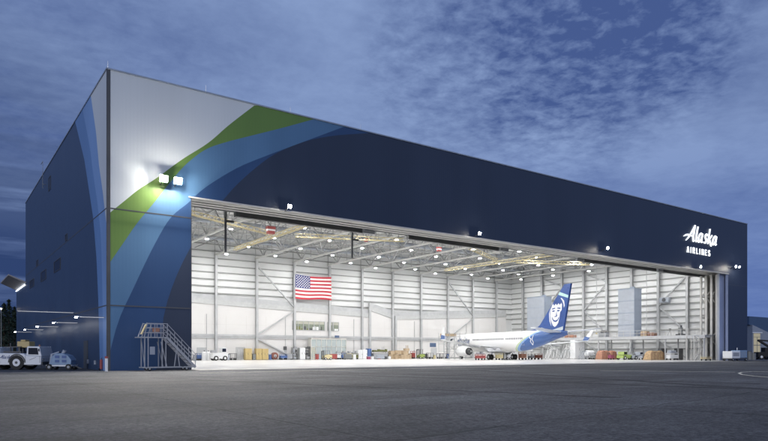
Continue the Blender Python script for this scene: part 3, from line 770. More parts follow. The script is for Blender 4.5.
# ------------------------------------------------------------------ flag
flag = thing('flag', 'large stars and stripes flag hung flat across two back wall columns', 'flag', (46.3, PL-.62, 0))
x1f, nu = 8.15, 34
zt, zb_ = zat(274.6, 46.3, PL), zat(298.7, 46.3, PL)
hh = (zt-zb_)
def fpt(u, v):  # u 0..1 across, v 0..1 down
    sag = .25*sin(pi*u)*(1-v)+.15*sin(pi*u*2)*v
    return (x1f*u, .06*sin(9*u+3*v)*(.3+v)-.02, zt-hh*v-sag*.8)
def fpatch(mb, u0, u1, v0, v1, mi, off=0, n=nu):
    k = max(1, int(n*(u1-u0)))
    for i in range(k):
        a, b = u0+(u1-u0)*i/k, u0+(u1-u0)*(i+1)/k
        P = [V(fpt(a, v1)), V(fpt(b, v1)), V(fpt(b, v0)), V(fpt(a, v0))]
        mb.add([p+V((0, -off, 0)) for p in P], [(0, 1, 2, 3)], mi, False)
m = MB()
for i in range(13): fpatch(m, 0 if i > 6 else .4, 1, i/13, (i+1)/13, i % 2)
fpatch(m, 0, .4, 0, 7/13, 2)
M_FR, M_FW, M_FB = mat('flag_red', (.45, .03, .05), .8), mat('flag_white', (.78, .76, .74), .8), mat('flag_blue', (.035, .05, .17), .8)
m.build('stripes', [M_FR, M_FW, M_FB], flag, recalc=False)
st_ = MB()
for r in range(9):
    for c in range(6 if r % 2 == 0 else 5):
        u = .4*((c*2+1+(r % 2))/12); v = 7/13*((r+1)/10); p = V(fpt(u, v))
        vs = []
        for k in range(10):
            a = pi/2+k*pi/5; q = .17 if k % 2 == 0 else .07; vs.append((p.x+q*cos(a), p.y-.02, p.z+q*sin(a)))
        st_.add([(p.x, p.y-.02, p.z)]+vs, [(0, 1+k, 1+(k+1) % 10) for k in range(10)])
st_.build('stars', M_FW, flag, recalc=False)
MB().cyl((-.15, 0, zt+.04), (x1f+.15, 0, zt+.04), .05, n=8).build('flag_pole_bar', M_STEEL, flag)

# ------------------------------------------------------------------ airliner
SC = .95
pl = thing('airliner', 'white airliner with blue rear and a portrait on its tail parked in the hangar', 'airliner', (77.7, 30.7, .012), R(-12))
pl.scale = (SC,)*3
def plane_paint():
    m = bpy.data.materials.new('airliner_livery'); m.use_nodes = True
    nt = m.node_tree; N = nt.nodes; L = nt.links; b = N['Principled BSDF']; b.inputs['Roughness'].default_value = .25
    tc = N.new('ShaderNodeTexCoord'); sp = N.new('ShaderNodeSeparateXYZ'); L.new(tc.outputs['Object'], sp.inputs[0])
    # boundary coordinate: s = -y - k*(z) ; curves forward toward the top... blue sweeps from low-forward to high-aft
    def mt(op, a, c):
        n = N.new('ShaderNodeMath'); n.operation = op
        for i, x in enumerate((a, c)):
            if isinstance(x, (int, float)): n.inputs[i].default_value = x
            else: L.new(x, n.inputs[i])
        return n.outputs[0]
    zz = mt('SUBTRACT', sp.outputs[2], 1.4)
    z2 = mt('MULTIPLY', mt('MULTIPLY', zz, zz), .14)
    s = mt('SUBTRACT', mt('MULTIPLY', sp.outputs[1], -1), mt('ADD', mt('MULTIPLY', zz, 1.15), z2))
    r = N.new('ShaderNodeValToRGB'); r.color_ramp.interpolation = 'CONSTANT'
    mr = N.new('ShaderNodeMapRange'); mr.inputs['From Min'].default_value = 0; mr.inputs['From Max'].default_value = 20; L.new(s, mr.inputs['Value'])
    e = r.color_ramp.elements
    for _ in range(3): e.new(.5)
    for i, (p, c) in enumerate(((0, (.80, .80, .80)), (.262, (.50, .60, .40)), (.295, (.20, .34, .60)), (.33, (.04, .10, .28)), (.62, (.03, .075, .23)))):
        e[i].position = p; e[i].color = (*c, 1)
    L.new(mr.outputs[0], r.inputs[0]); L.new(r.outputs[0], b.inputs['Base Color'])
    return m
M_LIV = plane_paint()
# (y, radius x, radius z, centre z)
SEC = [(21.0, .06, .06, 2.95), (20.7, .5, .45, 2.98), (20.1, .9, .85, 3.05), (19.2, 1.25, 1.25, 3.2), (18.0, 1.55, 1.62, 3.38), (16.5, 1.78, 1.92, 3.52), (14.5, 1.88, 2.03, 3.6),
       (8, 1.88, 2.03, 3.6), (2, 1.88, 2.03, 3.6), (-4, 1.88, 2.03, 3.6), (-7, 1.86, 1.98, 3.65), (-9.5, 1.74, 1.82, 3.8), (-12, 1.5, 1.55, 4.05), (-14.5, 1.15, 1.2, 4.38), (-17, .78, .85, 4.68), (-19, .46, .55, 4.86), (-20.2, .24, .3, 4.92)]
n = 28; m = MB(); vs = []
for y, rx, rz, cz in SEC:
    for i in range(n): a = 2*pi*i/n; vs.append((rx*sin(a), y, cz+rz*cos(a)))
fs = [(j*n+i, j*n+(i+1) % n, (j+1)*n+(i+1) % n, (j+1)*n+i) for j in range(len(SEC)-1) for i in range(n)]
fs += [tuple(range(n)), tuple(range((len(SEC)-1)*n, len(SEC)*n))]
m.add(vs, fs, 0, True)
fus = m.build('fuselage', M_LIV, pl)
fus.modifiers.new('s', 'SUBSURF').levels = 1; fus.modifiers['s'].render_levels = 1
def fus_x(y, z):
    for (a, b) in zip(SEC[:-1], SEC[1:]):
        if b[0] <= y <= a[0]:
            t = (a[0]-y)/(a[0]-b[0]); rx, rz, cz = [a[k]+(b[k]-a[k])*t for k in (1, 2, 3)]
            q = max(0, 1-((z-cz)/rz)**2); return rx*math.sqrt(q)
    return 0
MB().cyl((0, -20.15, 4.92), (0, -20.5, 4.93), .2, .16).build('exhaust_cone', M_GREY, pl)
# cabin windows on both sides
wm = None
M_CW = mat('cabin_window', (.03, .04, .06), .1)
zw = 4.15
for sgn in (-1, 1):
    for k in range(44):
        y = 15.0-.56*k
        if k in (10, 11, 33): continue
        x = fus_x(y, zw)+.012
        if wm is None:
            me_o = MB().box((0, 0, 0), (.03, .24, .34)).build('window', M_CW, fus, (sgn*x, y, zw)); wm = me_o
        else:
            o = wm.copy(); COL.objects.link(o); o.parent = fus; o.location = (sgn*x, y, zw)
# cockpit windows, cabin doors
MB().prism([(18.6, 4.05), (19.35, 4.0), (18.9, 4.5), (18.2, 4.6)], 'x', -1.35, 1.35).build('cockpit_window', M_CW, fus)
for y in (16.2, -9.2):
    for sgn in (-1, 1):
        mm = MB(); z0, z1 = 2.9, 4.75
        for zq in (z0, z1): mm.beam((sgn*(fus_x(y-.43, zq)+.015), y-.43, zq), (sgn*(fus_x(y+.43, zq)+.015), y+.43, zq), .05)
        for (ya, yb2) in ((y-.43, y-.40), (y+.40, y+.43)):
            for j in range(6):
                za, zb2 = z0+(z1-z0)*j/6, z0+(z1-z0)*(j+1)/6
                mm.beam((sgn*(fus_x(y, za)+.015), ya, za), (sgn*(fus_x(y, zb2)+.015), ya, zb2), .03)
        mm.build('cabin_door_outline', M_GREY, fus)
# large script title on forward fuselage (port and starboard), bent round the skin
for sgn in (-1, 1):
    acc = script_word(1.55, 0, 0, 0, .02, None, None, one=True)
    tv = []
    for (x, y, z) in acc.v:
        yy = (15.3-x*1.0) if sgn < 0 else (8.5+x*1.0)
        zz = 3.05+z*1.0
        tv.append((sgn*(fus_x(yy, zz)+.02+y), yy, zz))
    t2 = MB(); t2.v = tv; t2.f = acc.f; t2.m = acc.m; t2.sm = acc.sm
    t2.build('title', mat('title_blue', (.03, .07, .22), .4), fus)
# wings
def wing(sgn):
    # (x, y leading, y trailing, z, thickness)
    st = [(1.2, 6.8, -1.9, 2.35, .9), (5.6, 3.6, -1.9, 2.75, .55), (11, -.6, -3.6, 3.25, .33), (16.6, -4.6, -6.2, 3.8, .2)]
    m = MB(); prof = [(0, 0), (.12, .5), (.4, .55), (.75, .28), (1, 0), (.7, -.2), (.3, -.42), (.08, -.35)]
    vs = []
    for x, yl, yt, z, th in st:
        for c, h in prof: vs.append((sgn*x, yl+(yt-yl)*c, z+h*th))
    k = len(prof); fs = [(j*k+i, j*k+(i+1) % k, (j+1)*k+(i+1) % k, (j+1)*k+i) for j in range(len(st)-1) for i in range(k)]
    fs += [tuple(range(k)), tuple(range((len(st)-1)*k, len(st)*k))]
    m.add(vs, fs, 0, True); w_ = m.build('wing', mat('wing_grey', (.50, .52, .54), .3), pl)
    # winglet
    wl = MB(); a = [(16.55, -4.6, 3.8), (16.55, -6.25, 3.8), (17.25, -7.05, 6.1), (17.25, -6.5, 6.1)]; t = .1
    vs = [(sgn*x, y, z) for x, y, z in a]+[(sgn*(x+t), y, z) for x, y, z in a]
    wl.add(vs, [(0,1,2,3), (4,7,6,5), (0,4,5,1), (1,5,6,2), (2,6,7,3), (3,7,4,0)])
    wb = wl.build('winglet', M_WPAINT, w_)
    wl = MB(); b2 = [(16.60-.08, -4.75, 3.95), (16.60-.08, -6.25, 3.95), (16.75-.08, -6.5, 4.55), (16.75-.08, -5.2, 4.75)]
    vs = [(sgn*(x-.03), y, z) for x, y, z in b2]+[(sgn*(x+.28), y, z) for x, y, z in b2]
    wl.add(vs, [(0,1,2,3), (4,7,6,5), (0,4,5,1), (1,5,6,2), (2,6,7,3), (3,7,4,0)])
    wl.build('winglet_band', M_BPAINT, wb)
    # flap track fairings, flaps lowered
    for x, y0 in ((3.6, -2.0), (7.6, -2.6), (10.6, -3.5)):
        z = interp([(s_[0], s_[3]) for s_ in st], x)
        MB().ell((sgn*x, y0, z-.3), (.2, 1.5, .24), 8, 6).build('flap_fairing', M_GREY, w_)
    MB().prism([(-1.9, 2.4), (-3.2, 1.75), (-3.2, 1.65), (-1.9, 2.25)], 'x', sgn*2.0, sgn*5.4).build('flap', M_GREY, w_)
    fl = MB(); fl.beam((sgn*6.0, -2.3, 2.55), (sgn*11, -4.0, 2.95), .9, .08).build('flap', M_GREY, w_)
    # engine
    ex, ez = 4.83*sgn, 1.72
    pr = [(8.9, .88), (8.95, 1.0), (8.4, 1.1), (7.2, 1.14), (6.0, 1.05), (5.0, .85)]
    m = MB(); k = 20; vs = [(ex+r*cos(2*pi*i/k), y, ez+r*sin(2*pi*i/k)*.94) for y, r in pr for i in range(k)]
    m.add(vs, [(j*k+i, j*k+(i+1) % k, (j+1)*k+(i+1) % k, (j+1)*k+i) for j in range(len(pr)-1) for i in range(k)], 0, True)
    m.add(vs[-k:], [tuple(range(k))], 1)
    e = m.build('engine', [M_WPAINT, M_DARK], pl)
    MB().cyl((ex, 8.85, ez), (ex, 8.5, ez), .86, n=20).build('fan', M_DARK, e)
    MB().cyl((ex, 5.02, ez), (ex, 4.2, ez), .55, .42, n=16).build('exhaust_core', M_DARK, e)
    MB().cyl((ex, 4.25, ez), (ex, 3.7, ez), .25, .05, n=12).build('exhaust_plug', M_STEEL, e)
    MB().prism([(7.6, ez+.95), (5.0, ez+.7), (3.4, 2.5), (3.2, 2.95), (6.2, 3.0)], 'x', ex-.14, ex+.14).build('pylon', M_WPAINT, e)
    # main gear
    gx = 2.86*sgn
    gm = MB().cyl((gx, 0, 2.2), (gx, 0, .55), .11, n=10).beam((gx, 0, .9), (gx-sgn*1.2, 0, 2.0), .1).build('main_gear', M_CHROME, pl)
    for o in (-.3, .3):
        MB().cyl((gx+o-.17, 0, .565), (gx+o+.17, 0, .565), .56, n=20).build('wheel', M_BLACK, gm)
        MB().cyl((gx+o-.18, 0, .565), (gx+o+.18, 0, .565), .27, n=14).build('wheel_rim', M_ALU, gm)
for sgn in (-1, 1): wing(sgn)
MB().ell((0, 1.6, 2.0), (1.75, 5.2, .75), 14, 8).build('wing_fairing', M_WPAINT, pl)
ng = MB().cyl((0, 16.4, 2.1), (0, 16.4, .35), .08, n=8).build('nose_gear', M_CHROME, pl)
for o in (-.2, .2): MB().cyl((o-.1, 16.4, .35), (o+.1, 16.4, .35), .35, n=16).build('wheel', M_BLACK, ng)
# fin
fz0 = 5.1
fin_poly = [(-8.4, 5.45), (-11.0, 5.85), (-12.4, 6.5), (-13.7, 7.8), (-19.3, 13.45), (-21.0, 13.45), (-18.9, 5.0), (-12, 5.0)]
MB().prism(fin_poly, 'x', -.17, .17).build('fin', mat('tail_blue', (.028, .075, .26), .3), pl)
for nm, poly, mt_ in (('fin_tip_band', [(-17.75, 11.7), (-18.1, 12.2), (-20.40, 11.45), (-20.30, 11.0)], mat('pale_aqua', (.45, .65, .60), .4)),
                 ('fin_base_sweep', [(-11.2, 5.75), (-13.0, 6.1), (-15.5, 5.45), (-19.0, 6.1), (-18.95, 5.5), (-16, 5.0), (-13, 5.15)], mat('pale_silver', (.55, .60, .62), .4))):
    for sgn in (-1, 1): MB().prism(poly, 'x', sgn*.172, sgn*.185).build(nm, mt_, pl)
# tail emblem: white bearded face in a ruff, flat paint on both faces of the fin
FC = V((-16.95, 8.25))
def emb(pts, x0, x1, sgn, nm, m, par=None):
    return MB().prism([(FC.x-p[0]*1.28-max(0, p[1])*.22, FC.y+p[1]*1.22) for p in pts], 'x', sgn*x0, sgn*x1).build(nm, m, par or pl)
face = [(-.95, 1.45), (-.5, 1.95), (.1, 2.15), (.75, 1.95), (1.15, 1.4), (1.2, .6), (1.05, -.2), (.95, -1.0), (.55, -1.65), (.0, -1.9), (-.55, -1.6), (-.95, -.9), (-1.15, 0), (-1.15, .8)]
ruff = [(-1.45, 1.7), (-1.0, 2.3), (-.3, 2.2), (.2, 2.65), (.6, 2.25), (1.2, 2.45), (1.3, 1.9), (1.6, 1.3), (1.35, .7), (1.5, 0), (1.3, -.8)]
DB = mat('tail_blue_detail', (.028, .07, .25), .35)
for sgn in (-1, 1):
    f = emb(face, .173, .182, sgn, 'tail_emblem', M_WPAINT)
    for pts in ([(-1.0, 1.35), (-.75, 1.6), (-.5, 1.3), (-.2, 1.6), (.1, 1.35), (.4, 1.65), (.65, 1.35), (.95, 1.6), (1.1, 1.3), (.8, 2.0), (.1, 2.2), (-.55, 2.0)],   # ragged fringe
                [(-.9, .95), (-.25, 1.02), (-.2, .86), (-.85, .76)], [(.25, 1.02), (.95, .95), (.9, .76), (.22, .86)],           # brows
                [(-.78, .62), (-.3, .66), (-.22, .5), (-.5, .42), (-.8, .48)], [(.3, .66), (.8, .62), (.82, .48), (.5, .42), (.24, .5)],  # eyes
                [(.18, .5), (.26, .1), (.4, -.2), (.2, -.34), (-.2, -.34), (-.24, -.24), (.1, -.2), (.12, .1)],                  # side of the nose
                [(-.75, -.3), (-.6, -.45), (-.45, -.72), (.0, -.86), (.45, -.72), (.65, -.42), (.78, -.3), (.72, -.62), (.4, -.98), (.0, -1.1), (-.42, -.98), (-.7, -.66)],   # smiling mouth
                [(.95, .3), (1.22, .6), (1.1, -.3), (1.0, -1.1), (.55, -1.75), (0, -1.95), (-.2, -1.85), (.25, -1.6), (.6, -1.2), (.85, -.5)]):   # shaded jaw
        emb(pts, .183, .190, sgn, 'emblem_detail', DB, f)
    emb([(-1.2, 1.2), (-1.45, .2), (-1.3, -.9), (-.9, -1.7), (-1.1, -.9), (-1.28, .1)], .173, .182, sgn, 'emblem_ruff', M_WPAINT, f)
    emb([(.9, 2.35), (1.5, 1.9), (1.75, 1.2), (1.62, .9), (1.45, 1.4), (1.1, 1.95), (.7, 2.3)], .173, .182, sgn, 'emblem_ruff', M_WPAINT, f)
# tailplane
for sgn in (-1, 1):
    m = MB(); a = [(.6, -15.6, 5.1), (.6, -19.0, 5.1), (7.0, -20.2, 5.75), (7.0, -18.9, 5.75)]; vs = [(sgn*x, y, z-.09) for x, y, z in a]+[(sgn*x, y, z+.09) for x, y, z in a]
    m.add(vs, [(0,1,2,3), (4,7,6,5), (0,4,5,1), (1,5,6,2), (2,6,7,3), (3,7,4,0)]); m.build('tailplane', mat('tailplane_white', (.66, .68, .70), .3), pl)
# white outline mark on rear blue fuselage
for sgn in (-1, 1):
    mm = MB()
    for ln in ([(-11.0, 4.7), (-11.25, 4.2), (-11.6, 4.0), (-11.4, 3.5), (-11.6, 2.9)], [(-12.1, 4.7), (-12.0, 4.2), (-11.9, 3.9), (-12.1, 3.4), (-11.6, 2.9)]):
        for a, b in zip(ln[:-1], ln[1:]):
            mm.beam((sgn*(fus_x(a[0], a[1])+.01), *a), (sgn*(fus_x(b[0], b[1])+.01), *b), .12)
    mm.build('fuselage_mark', M_WPAINT, fus)

# ------------------------------------------------------------------ mezzanine dock on the right
mz = thing('mezzanine_dock', 'long raised grey work platform on legs along the right wall behind the tail', 'work platform', (0, 0, 0))
MX0, MX1, MY0, MY1, MZ = 99.5, 104.2, 2.7, 47., 4.55
MB().bb(MX0, MX1, MY0, MY1, MZ-.1, MZ).build('deck', M_LGREY, mz)
MB().bb(MX0-.12, MX0-.003, MY0, MY1, MZ-.6, MZ+.02).bb(MX1+.003, MX1+.1, MY0, MY1, MZ-.6, MZ+.02).build('edge_beam', M_STEEL, mz)
for k in range(13):
    y = MY0+.3+(MY1-MY0-.6)*k/12; 
    MB().bb(MX0+.05, MX1-.05, y-.08, y+.08, MZ-.45, MZ-.105).build('cross_beam', M_STEEL, mz)
    if k % 2 == 0:
        for x in (MX0+.15, MX1-.15): MB().bb(x-.1, x+.1, y-.1, y+.1, .013, MZ-.46).build('leg', M_STEEL, mz)
rl = MB()
for h in (.55, 1.1): rl.bb(MX0-.05, MX0, MY0, MY1, MZ+h-.025, MZ+h+.025)
for k in range(31):
    y = MY0+.1+(MY1-MY0-.2)*k/30; rl.bb(MX0-.05, MX0, y-.025, y+.025, MZ+.02, MZ+1.1)
rl.build('handrail', M_LITE, mz)
def tower(y0, y1, z1, label):
    t = thing('enclosure_tower', label, 'tower', (100.6, y0, MZ), 0)
    h = z1-MZ
    MB().bb(0, 2.4, 0, y1-y0, .003, h).build('tower_body', [M_LGREY2], t)
    MB().bb(-.04, -.003, .1, y1-y0-.1, .1, h-.1).build('side_panel', M_LGREY, t)
    for k in (1, 2, 3): MB().bb(-.09, -.041, .05, y1-y0-.05, h*k/4-.05, h*k/4+.05).build('panel_rail', M_LGREY2, t)
    MB().bb(-.1, 2.5, -.05, y1-y0+.05, h+.003, h+.12).bb(.9, 1.5, .8, 1.6, h+.123, h+.5).build('cap', M_LGREY2, t)
    return t
tower(17.3, 20.9, 14.0, 'tall pale grey-blue enclosure standing on the platform right of the tail')
tower(39.8, 44.9, 14.0, 'tall pale grey enclosure further back, left of the tail')

# ------------------------------------------------------------------ shop equipment helpers
def at(px, D): return W(px, D)
def cabinet(px0, px1, D, h, m, label, nd=2, dp=.8, rz=R(0), cat='cabinet', base=.012, group=None):
    X0, Y0 = W(px0, D); X1, Y1 = W(px1, D); 
    # stand square to the hangar: use width along X from pixel span on the plane Y=const
    Yc = (Y0+Y1)/2; Xa, Xb = onY(px0, Yc), onY(px1, Yc); wd = Xb-Xa
    t = thing('cabinet' if cat == 'cabinet' else cat.replace(' ', '_'), label, cat, ((Xa+Xb)/2, Yc, base), 0, group)
    MB().bb(-wd/2, wd/2, 0, dp, .05, h).build('body', m, t)
    MB().bb(-wd/2+.03, wd/2-.03, .03, dp, .003, .05).build('plinth', M_DARK, t)
    for k in range(nd):
        a = -wd/2+wd*k/nd+.03; b = -wd/2+wd*(k+1)/nd-.03
        d = MB().bb(a, b, -.03, -.003, .1, h-.05).build('door', m, t)
        MB().bb(b-.12, b-.07, -.06, -.031, h*.45, h*.6).build('handle', M_DARK, d)
    return t
def wheels(t, xs, ys, r, wd=.18, rim=True):
    for x in xs:
        for y in ys:
            w_ = MB().cyl((x, y-wd/2, r), (x, y+wd/2, r), r, n=18).build('wheel', M_BLACK, t)
            if rim: MB().cyl((x, y-wd/2-.01, r), (x, y+wd/2+.01, r), r*.5, n=12).build('rim', M_WPAINT, w_)
def cart(px0, px1, D, h, m, label, m2=None, load=None, group=None, cat='cart', name='cart'):
    X0, Y0 = W((px0+px1)/2, D); Xa, Xb = onY(px0, Y0), onY(px1, Y0); wd = Xb-Xa
    t = thing(name, label, cat, ((Xa+Xb)/2, Y0, .012), 0, group)
    f = MB(); f.bb(-wd/2, wd/2, -.45, .45, .32, .42)
    for x in (-wd/2+.04, wd/2-.04):
        for y in (-.41, .41): f.bb(x-.035, x+.035, y-.035, y+.035, .425, h)
    f.bb(-wd/2, wd/2, -.45, .45, h+.003, h+.07)
    f.build('frame', m, t)
    if m2: MB().bb(-wd/2+.1, wd/2-.1, -.38, .38, .425, .425+(h-.45)*.75).build('bin', m2, t)
    if load: 
        rnd = random.Random(int(px0*7)); lo = MB()
        x = -wd/2+.1
        while x < wd/2-.25:
            q = rnd.uniform(.2, .5); lo.bb(x, min(x+q, wd/2-.05), -.3, .3, h+.075, h+.1+rnd.uniform(.1, .55)); x += q+.06
        lo.build('load', load, t)
    wheels(t, (-wd/2+.2, wd/2-.2), (-.36, .36), .16, .1, False)
    return t
def tug(px0, px1, D, h, m, label, cabside=1, beacon=None):
    X0, Y0 = W((px0+px1)/2, D); Xa, Xb = onY(px0, Y0), onY(px1, Y0); wd = Xb-Xa; r = min(.42, h*.24)
    t = thing('tow_tractor', label, 'tug', ((Xa+Xb)/2, Y0, .012), 0)
    c = cabside
    MB().prism([(-wd/2, r*.8), (wd/2, r*.8), (wd/2, h*.55), (wd/2*.1*c+.0, h*.6), (-wd/2, h*.55)], 'y', -.75, .75).build('body', m, t, bevel=.04)
    x0, x1 = (wd*.08, wd*.42) if c > 0 else (-wd*.42, -wd*.08)
    cb_ = MB().prism([(x0, h*.61), (x1, h*.58), (x1-.12*c*0, h*.97), (x0+.1, h*.97)], 'y', -.65, .65).build('cab', m, t)
    MB().bb(x0+.12, x1-.1, -.67, -.655, h*.66, h*.92).build('window', M_WINDOW, cb_)
    MB().bb(-wd*.42*c-.3, -wd*.42*c+.5, -.5, .5, h*.6, h*.78).build('engine_cover', M_GREY, t)
    wheels(t, (-wd/2+r*1.3, wd/2-r*1.3), (-.7, .7), r, .25)
    return t
def boxes(spec, D, lab):
    for i, (px0, px1, y0, y1, l) in enumerate(spec):
        X0, Y0 = W((px0+px1)/2, D); Xa, Xb = onY(px0, Y0), onY(px1, Y0); Za, Zb = max(.012, zat(y1, X0, Y0)), zat(y0, X0, Y0)
        b = MB().bb(Xa-X0+.02, Xb-X0-.02, -.45, .45, 0, Zb-Za).build('cardboard_box', M_CARD, None, (X0, Y0, Za))
        MB().bb(-.06, .06, -.455, .455, Zb-Za, Zb-Za+.006).bb(-.06, .06, -.458, -.451, 0, Zb-Za).build('tape', mat('parcel_tape', (.55, .45, .3), .4), b)
        tag(b, l, 'box', 'cardboard boxes by the back wall')
def stairs(px0, px1, D, h, m, label, flip=1, base_z=.012, group='white wheeled maintenance steps'):
    X0, Y0 = W((px0+px1)/2, D); Xa, Xb = onY(px0, Y0), onY(px1, Y0); wd = Xb-Xa
    t = thing('maintenance_steps', label, 'steps', ((Xa+Xb)/2, Y0, base_z), 0, group)
    s = flip
    f = MB()
    for y in (-.35, .35):
        f.beam((-s*wd/2, y, .1), (s*wd*.1, y, h*.7), .06); f.beam((s*wd/2, y, .1), (s*wd*.15, y, h*.7), .06); f.beam((s*wd*.1, y, h*.7), (s*wd*.45, y, h*.7), .06)
        f.beam((-s*wd/2, y, .5), (s*wd*.1, y, h), .04); f.beam((s*wd*.1, y, h), (s*wd*.45, y, h), .04); f.beam((s*wd*.45, y, h*.7), (s*wd*.45, y, h), .04); f.beam((-s*wd/2, y, .1), (s*wd/2, y, .1), .05)
    f.build('frame', m, t)
    n = 6
    for k in range(n):
        q = (k+.5)/n; MB().box((-s*wd/2+(s*wd*.6)*q, 0, .1+(h*.7-.1)*q), (.22, .64, .04)).build('tread', m, t)
    MB().bb(min(s*wd*.1, s*wd*.45), max(s*wd*.1, s*wd*.45), -.33, .33, h*.7+.03, h*.7+.07).build('platform', m, t)
    wheels(t, (-wd/2+.12, wd/2-.12), (-.33, .33), .09, .06, False)
    return t
def shelf(px0, px1, D, h, label, mats, seed=1):
    X0, Y0 = W((px0+px1)/2, D); Xa, Xb = onY(px0, Y0), onY(px1, Y0); wd = Xb-Xa
    t = thing('shelving', label, 'shelves', ((Xa+Xb)/2, Y0, .012), 0)
    f = MB()
    for x in (-wd/2, wd/2):
        for y in (0, .6): f.bb(x-.04, x+.04, y-.04, y+.04, 0, h)
    f.build('frame', M_DARK, t); rnd = random.Random(seed)
    for k in range(4):
        z = .2+(h-.3)*k/3.4
        MB().bb(-wd/2+.05, wd/2-.05, .0, .6, z-.03, z).build('shelf', M_GREY, t)
        st = MB(); x = -wd/2+.12
        while x < wd/2-.3:
            q = rnd.uniform(.15, .4); st.bb(x, x+q, .05, .5, z+.003, z+rnd.uniform(.15, (h-.3)/3.4*.8), rnd.randrange(len(mats))); x += q+.04
        st.build('stored_goods', mats, t)
    return t
DBk = lambda px, off=1.5: depth(onY(px, PL-off), PL-off)   # depth a little in front of the back wall
# --- back wall row, left to right
cart(196.5, 201, DBk(198), 1.2, M_BPAINT, 'blue bin cart nearest the left door jamb by the back wall', M_BPAINT)
for px, l in ((204.3, 'left one of two upright white gas bottles on a dolly'), (208.6, 'right one of two upright white gas bottles, beside the white tug')):
    X, Y = W(px, DBk(px, 3)); t = thing('gas_bottle', l, 'gas bottle', (X, Y, .012), 0, 'white gas bottles')
    MB().cyl((0, 0, .02), (0, 0, 1.25), .42, n=14).ell((0, 0, 1.25), (.42, .42, .35), 14, 6).build('tank', M_WPAINT, t)
    MB().cyl((0, 0, 1.55), (0, 0, 1.8), .08, n=8).build('valve', M_DARK, t)
tug(211.5, 226.5, DBk(219, 5), 2.3, M_WPAINT, 'white service tug with dark gear on top near the left of the back wall')
cart(229.5, 236, DBk(232), 1.15, M_DARK, 'dark open frame work table before the grey double door')
cabinet(245.4, 252, DBk(248), 2.15, M_YELC, 'yellow two-door safety cabinet just right of the grey door', 2)
cabinet(256.2, 262, DBk(259), 2.15, M_YELC, 'yellow safety cabinet left one of the touching pair', 2)
cabinet(262.4, 268.4, DBk(265), 2.1, M_YELC, 'yellow safety cabinet right one of the touching pair', 2)
X, Y = W(274.5, DBk(274)); t = thing('hose_drum', 'round brown hose drum on a stand beside the yellow cabinets', 'hose drum', (X, Y, .012))
MB().cyl((0, -.3, .75), (0, .3, .75), .68, n=20).build('hose', M_BROWN, t); MB().cyl((0, -.36, .75), (0, .36, .75), .3, n=12).build('hub', M_STEEL, t)
MB().beam((-.5, -.4, .02), (0, -.4, .75), .06).beam((.5, -.4, .02), (0, -.4, .75), .06).beam((-.5, .4, .02), (0, .4, .75), .06).beam((.5, .4, .02), (0, .4, .75), .06).build('stand', M_DARK, t)
cart(280, 286.5, DBk(283), .95, M_BPAINT, 'low blue parts cart at the foot of the diagonal brace', M_BPAINT)
X = onY(284.8, PL); MB().bb(X-.3, X+.3, PL-.25, PL-.004, 1.9, 2.6).build('wall_panel_box', M_DARK, hangar)
shelf(292.8, 298.6, DBk(295), 2.4, 'dark shelving with dark goods below the long office window', [M_DARK, M_GREY, M_LGREY], 3)
cabinet(300, 305.4, DBk(303), 2.3, M_WPAINT, 'tall white locker between two dark shelf units', 2)
shelf(306, 310.3, DBk(308), 2.5, 'narrow dark shelving beside the glass entrance', [M_DARK, M_STEELD, M_GREY], 5)
def forktruck(px0, px1, D, m, label, h=1.7):
    X0, Y0 = W((px0+px1)/2, D); Xa, Xb = onY(px0, Y0), onY(px1, Y0); wd = Xb-Xa
    t = thing('forklift', label, 'forklift', ((Xa+Xb)/2, Y0, .012))
    MB().prism([(-wd*.15, .25), (wd*.48, .25), (wd*.5, .9), (wd*.2, 1.05), (-wd*.15, .8)], 'y', -.5, .5).build('body', m, t)
    g_ = MB()
    for x in (-wd*.12, wd*.25):
        for y in (-.45, .45): g_.bb(x-.03, x+.03, y-.03, y+.03, .9, h)
    g_.bb(-wd*.16, wd*.3, -.5, .5, h+.003, h+.06); g_.build('guard', M_DARK, t)
    MB().bb(-wd*.26, -wd*.2, -.4, -.3, .05, h).bb(-wd*.26, -wd*.2, .3, .4, .05, h).bb(-wd*.26, -wd*.2, -.29, .29, h-.1, h).build('mast', M_DARK, t)
    for y in (-.3, .3): MB().bb(-wd*.5, -wd*.265, y-.06, y+.06, .06, .1).build('fork', M_STEEL, t)
    wheels(t, (-wd*.08, wd*.36), (-.45, .45), .25, .16)
    return t
forktruck(319.5, 331, DBk(325, 9), M_YEL, 'yellow forklift parked in front of the glass entrance')
for i, (a, b, mm_, l) in enumerate(((336, 340, M_WPAINT, 'small white tool cart right of the forklift'), (340.6, 345, M_BPAINT, 'blue tool cart at the right end of the glass entrance'), (346, 351, M_YEL, 'small yellow loaded cart beside the glass entrance'), (351.6, 357.4, M_OLIVE, 'low olive cart left of the white cabinets'))):
    cart(a, b, DBk(a, 3), 1.1, mm_, l, mm_, M_GREY)
cabinet(358, 362.6, DBk(360, 3), 1.9, M_WPAINT, 'white square cabinet, left of two touching beside the post', 1, 1.)
cabinet(362.9, 367.2, DBk(365, 3), 2.0, M_WPAINT, 'white square cabinet, right of two touching beside the post', 1, 1.)
cabinet(367.8, 371.4, DBk(369, 2), 2.2, M_BPAINT, 'dark blue narrow cabinet at the tall grey post', 1, .8)
t = cart(372.4, 387, DBk(379, 2), 1.5, M_DARK, 'long workbench covered by an olive cloth', M_GREY, M_OLIVE, cat='workbench', name='workbench')
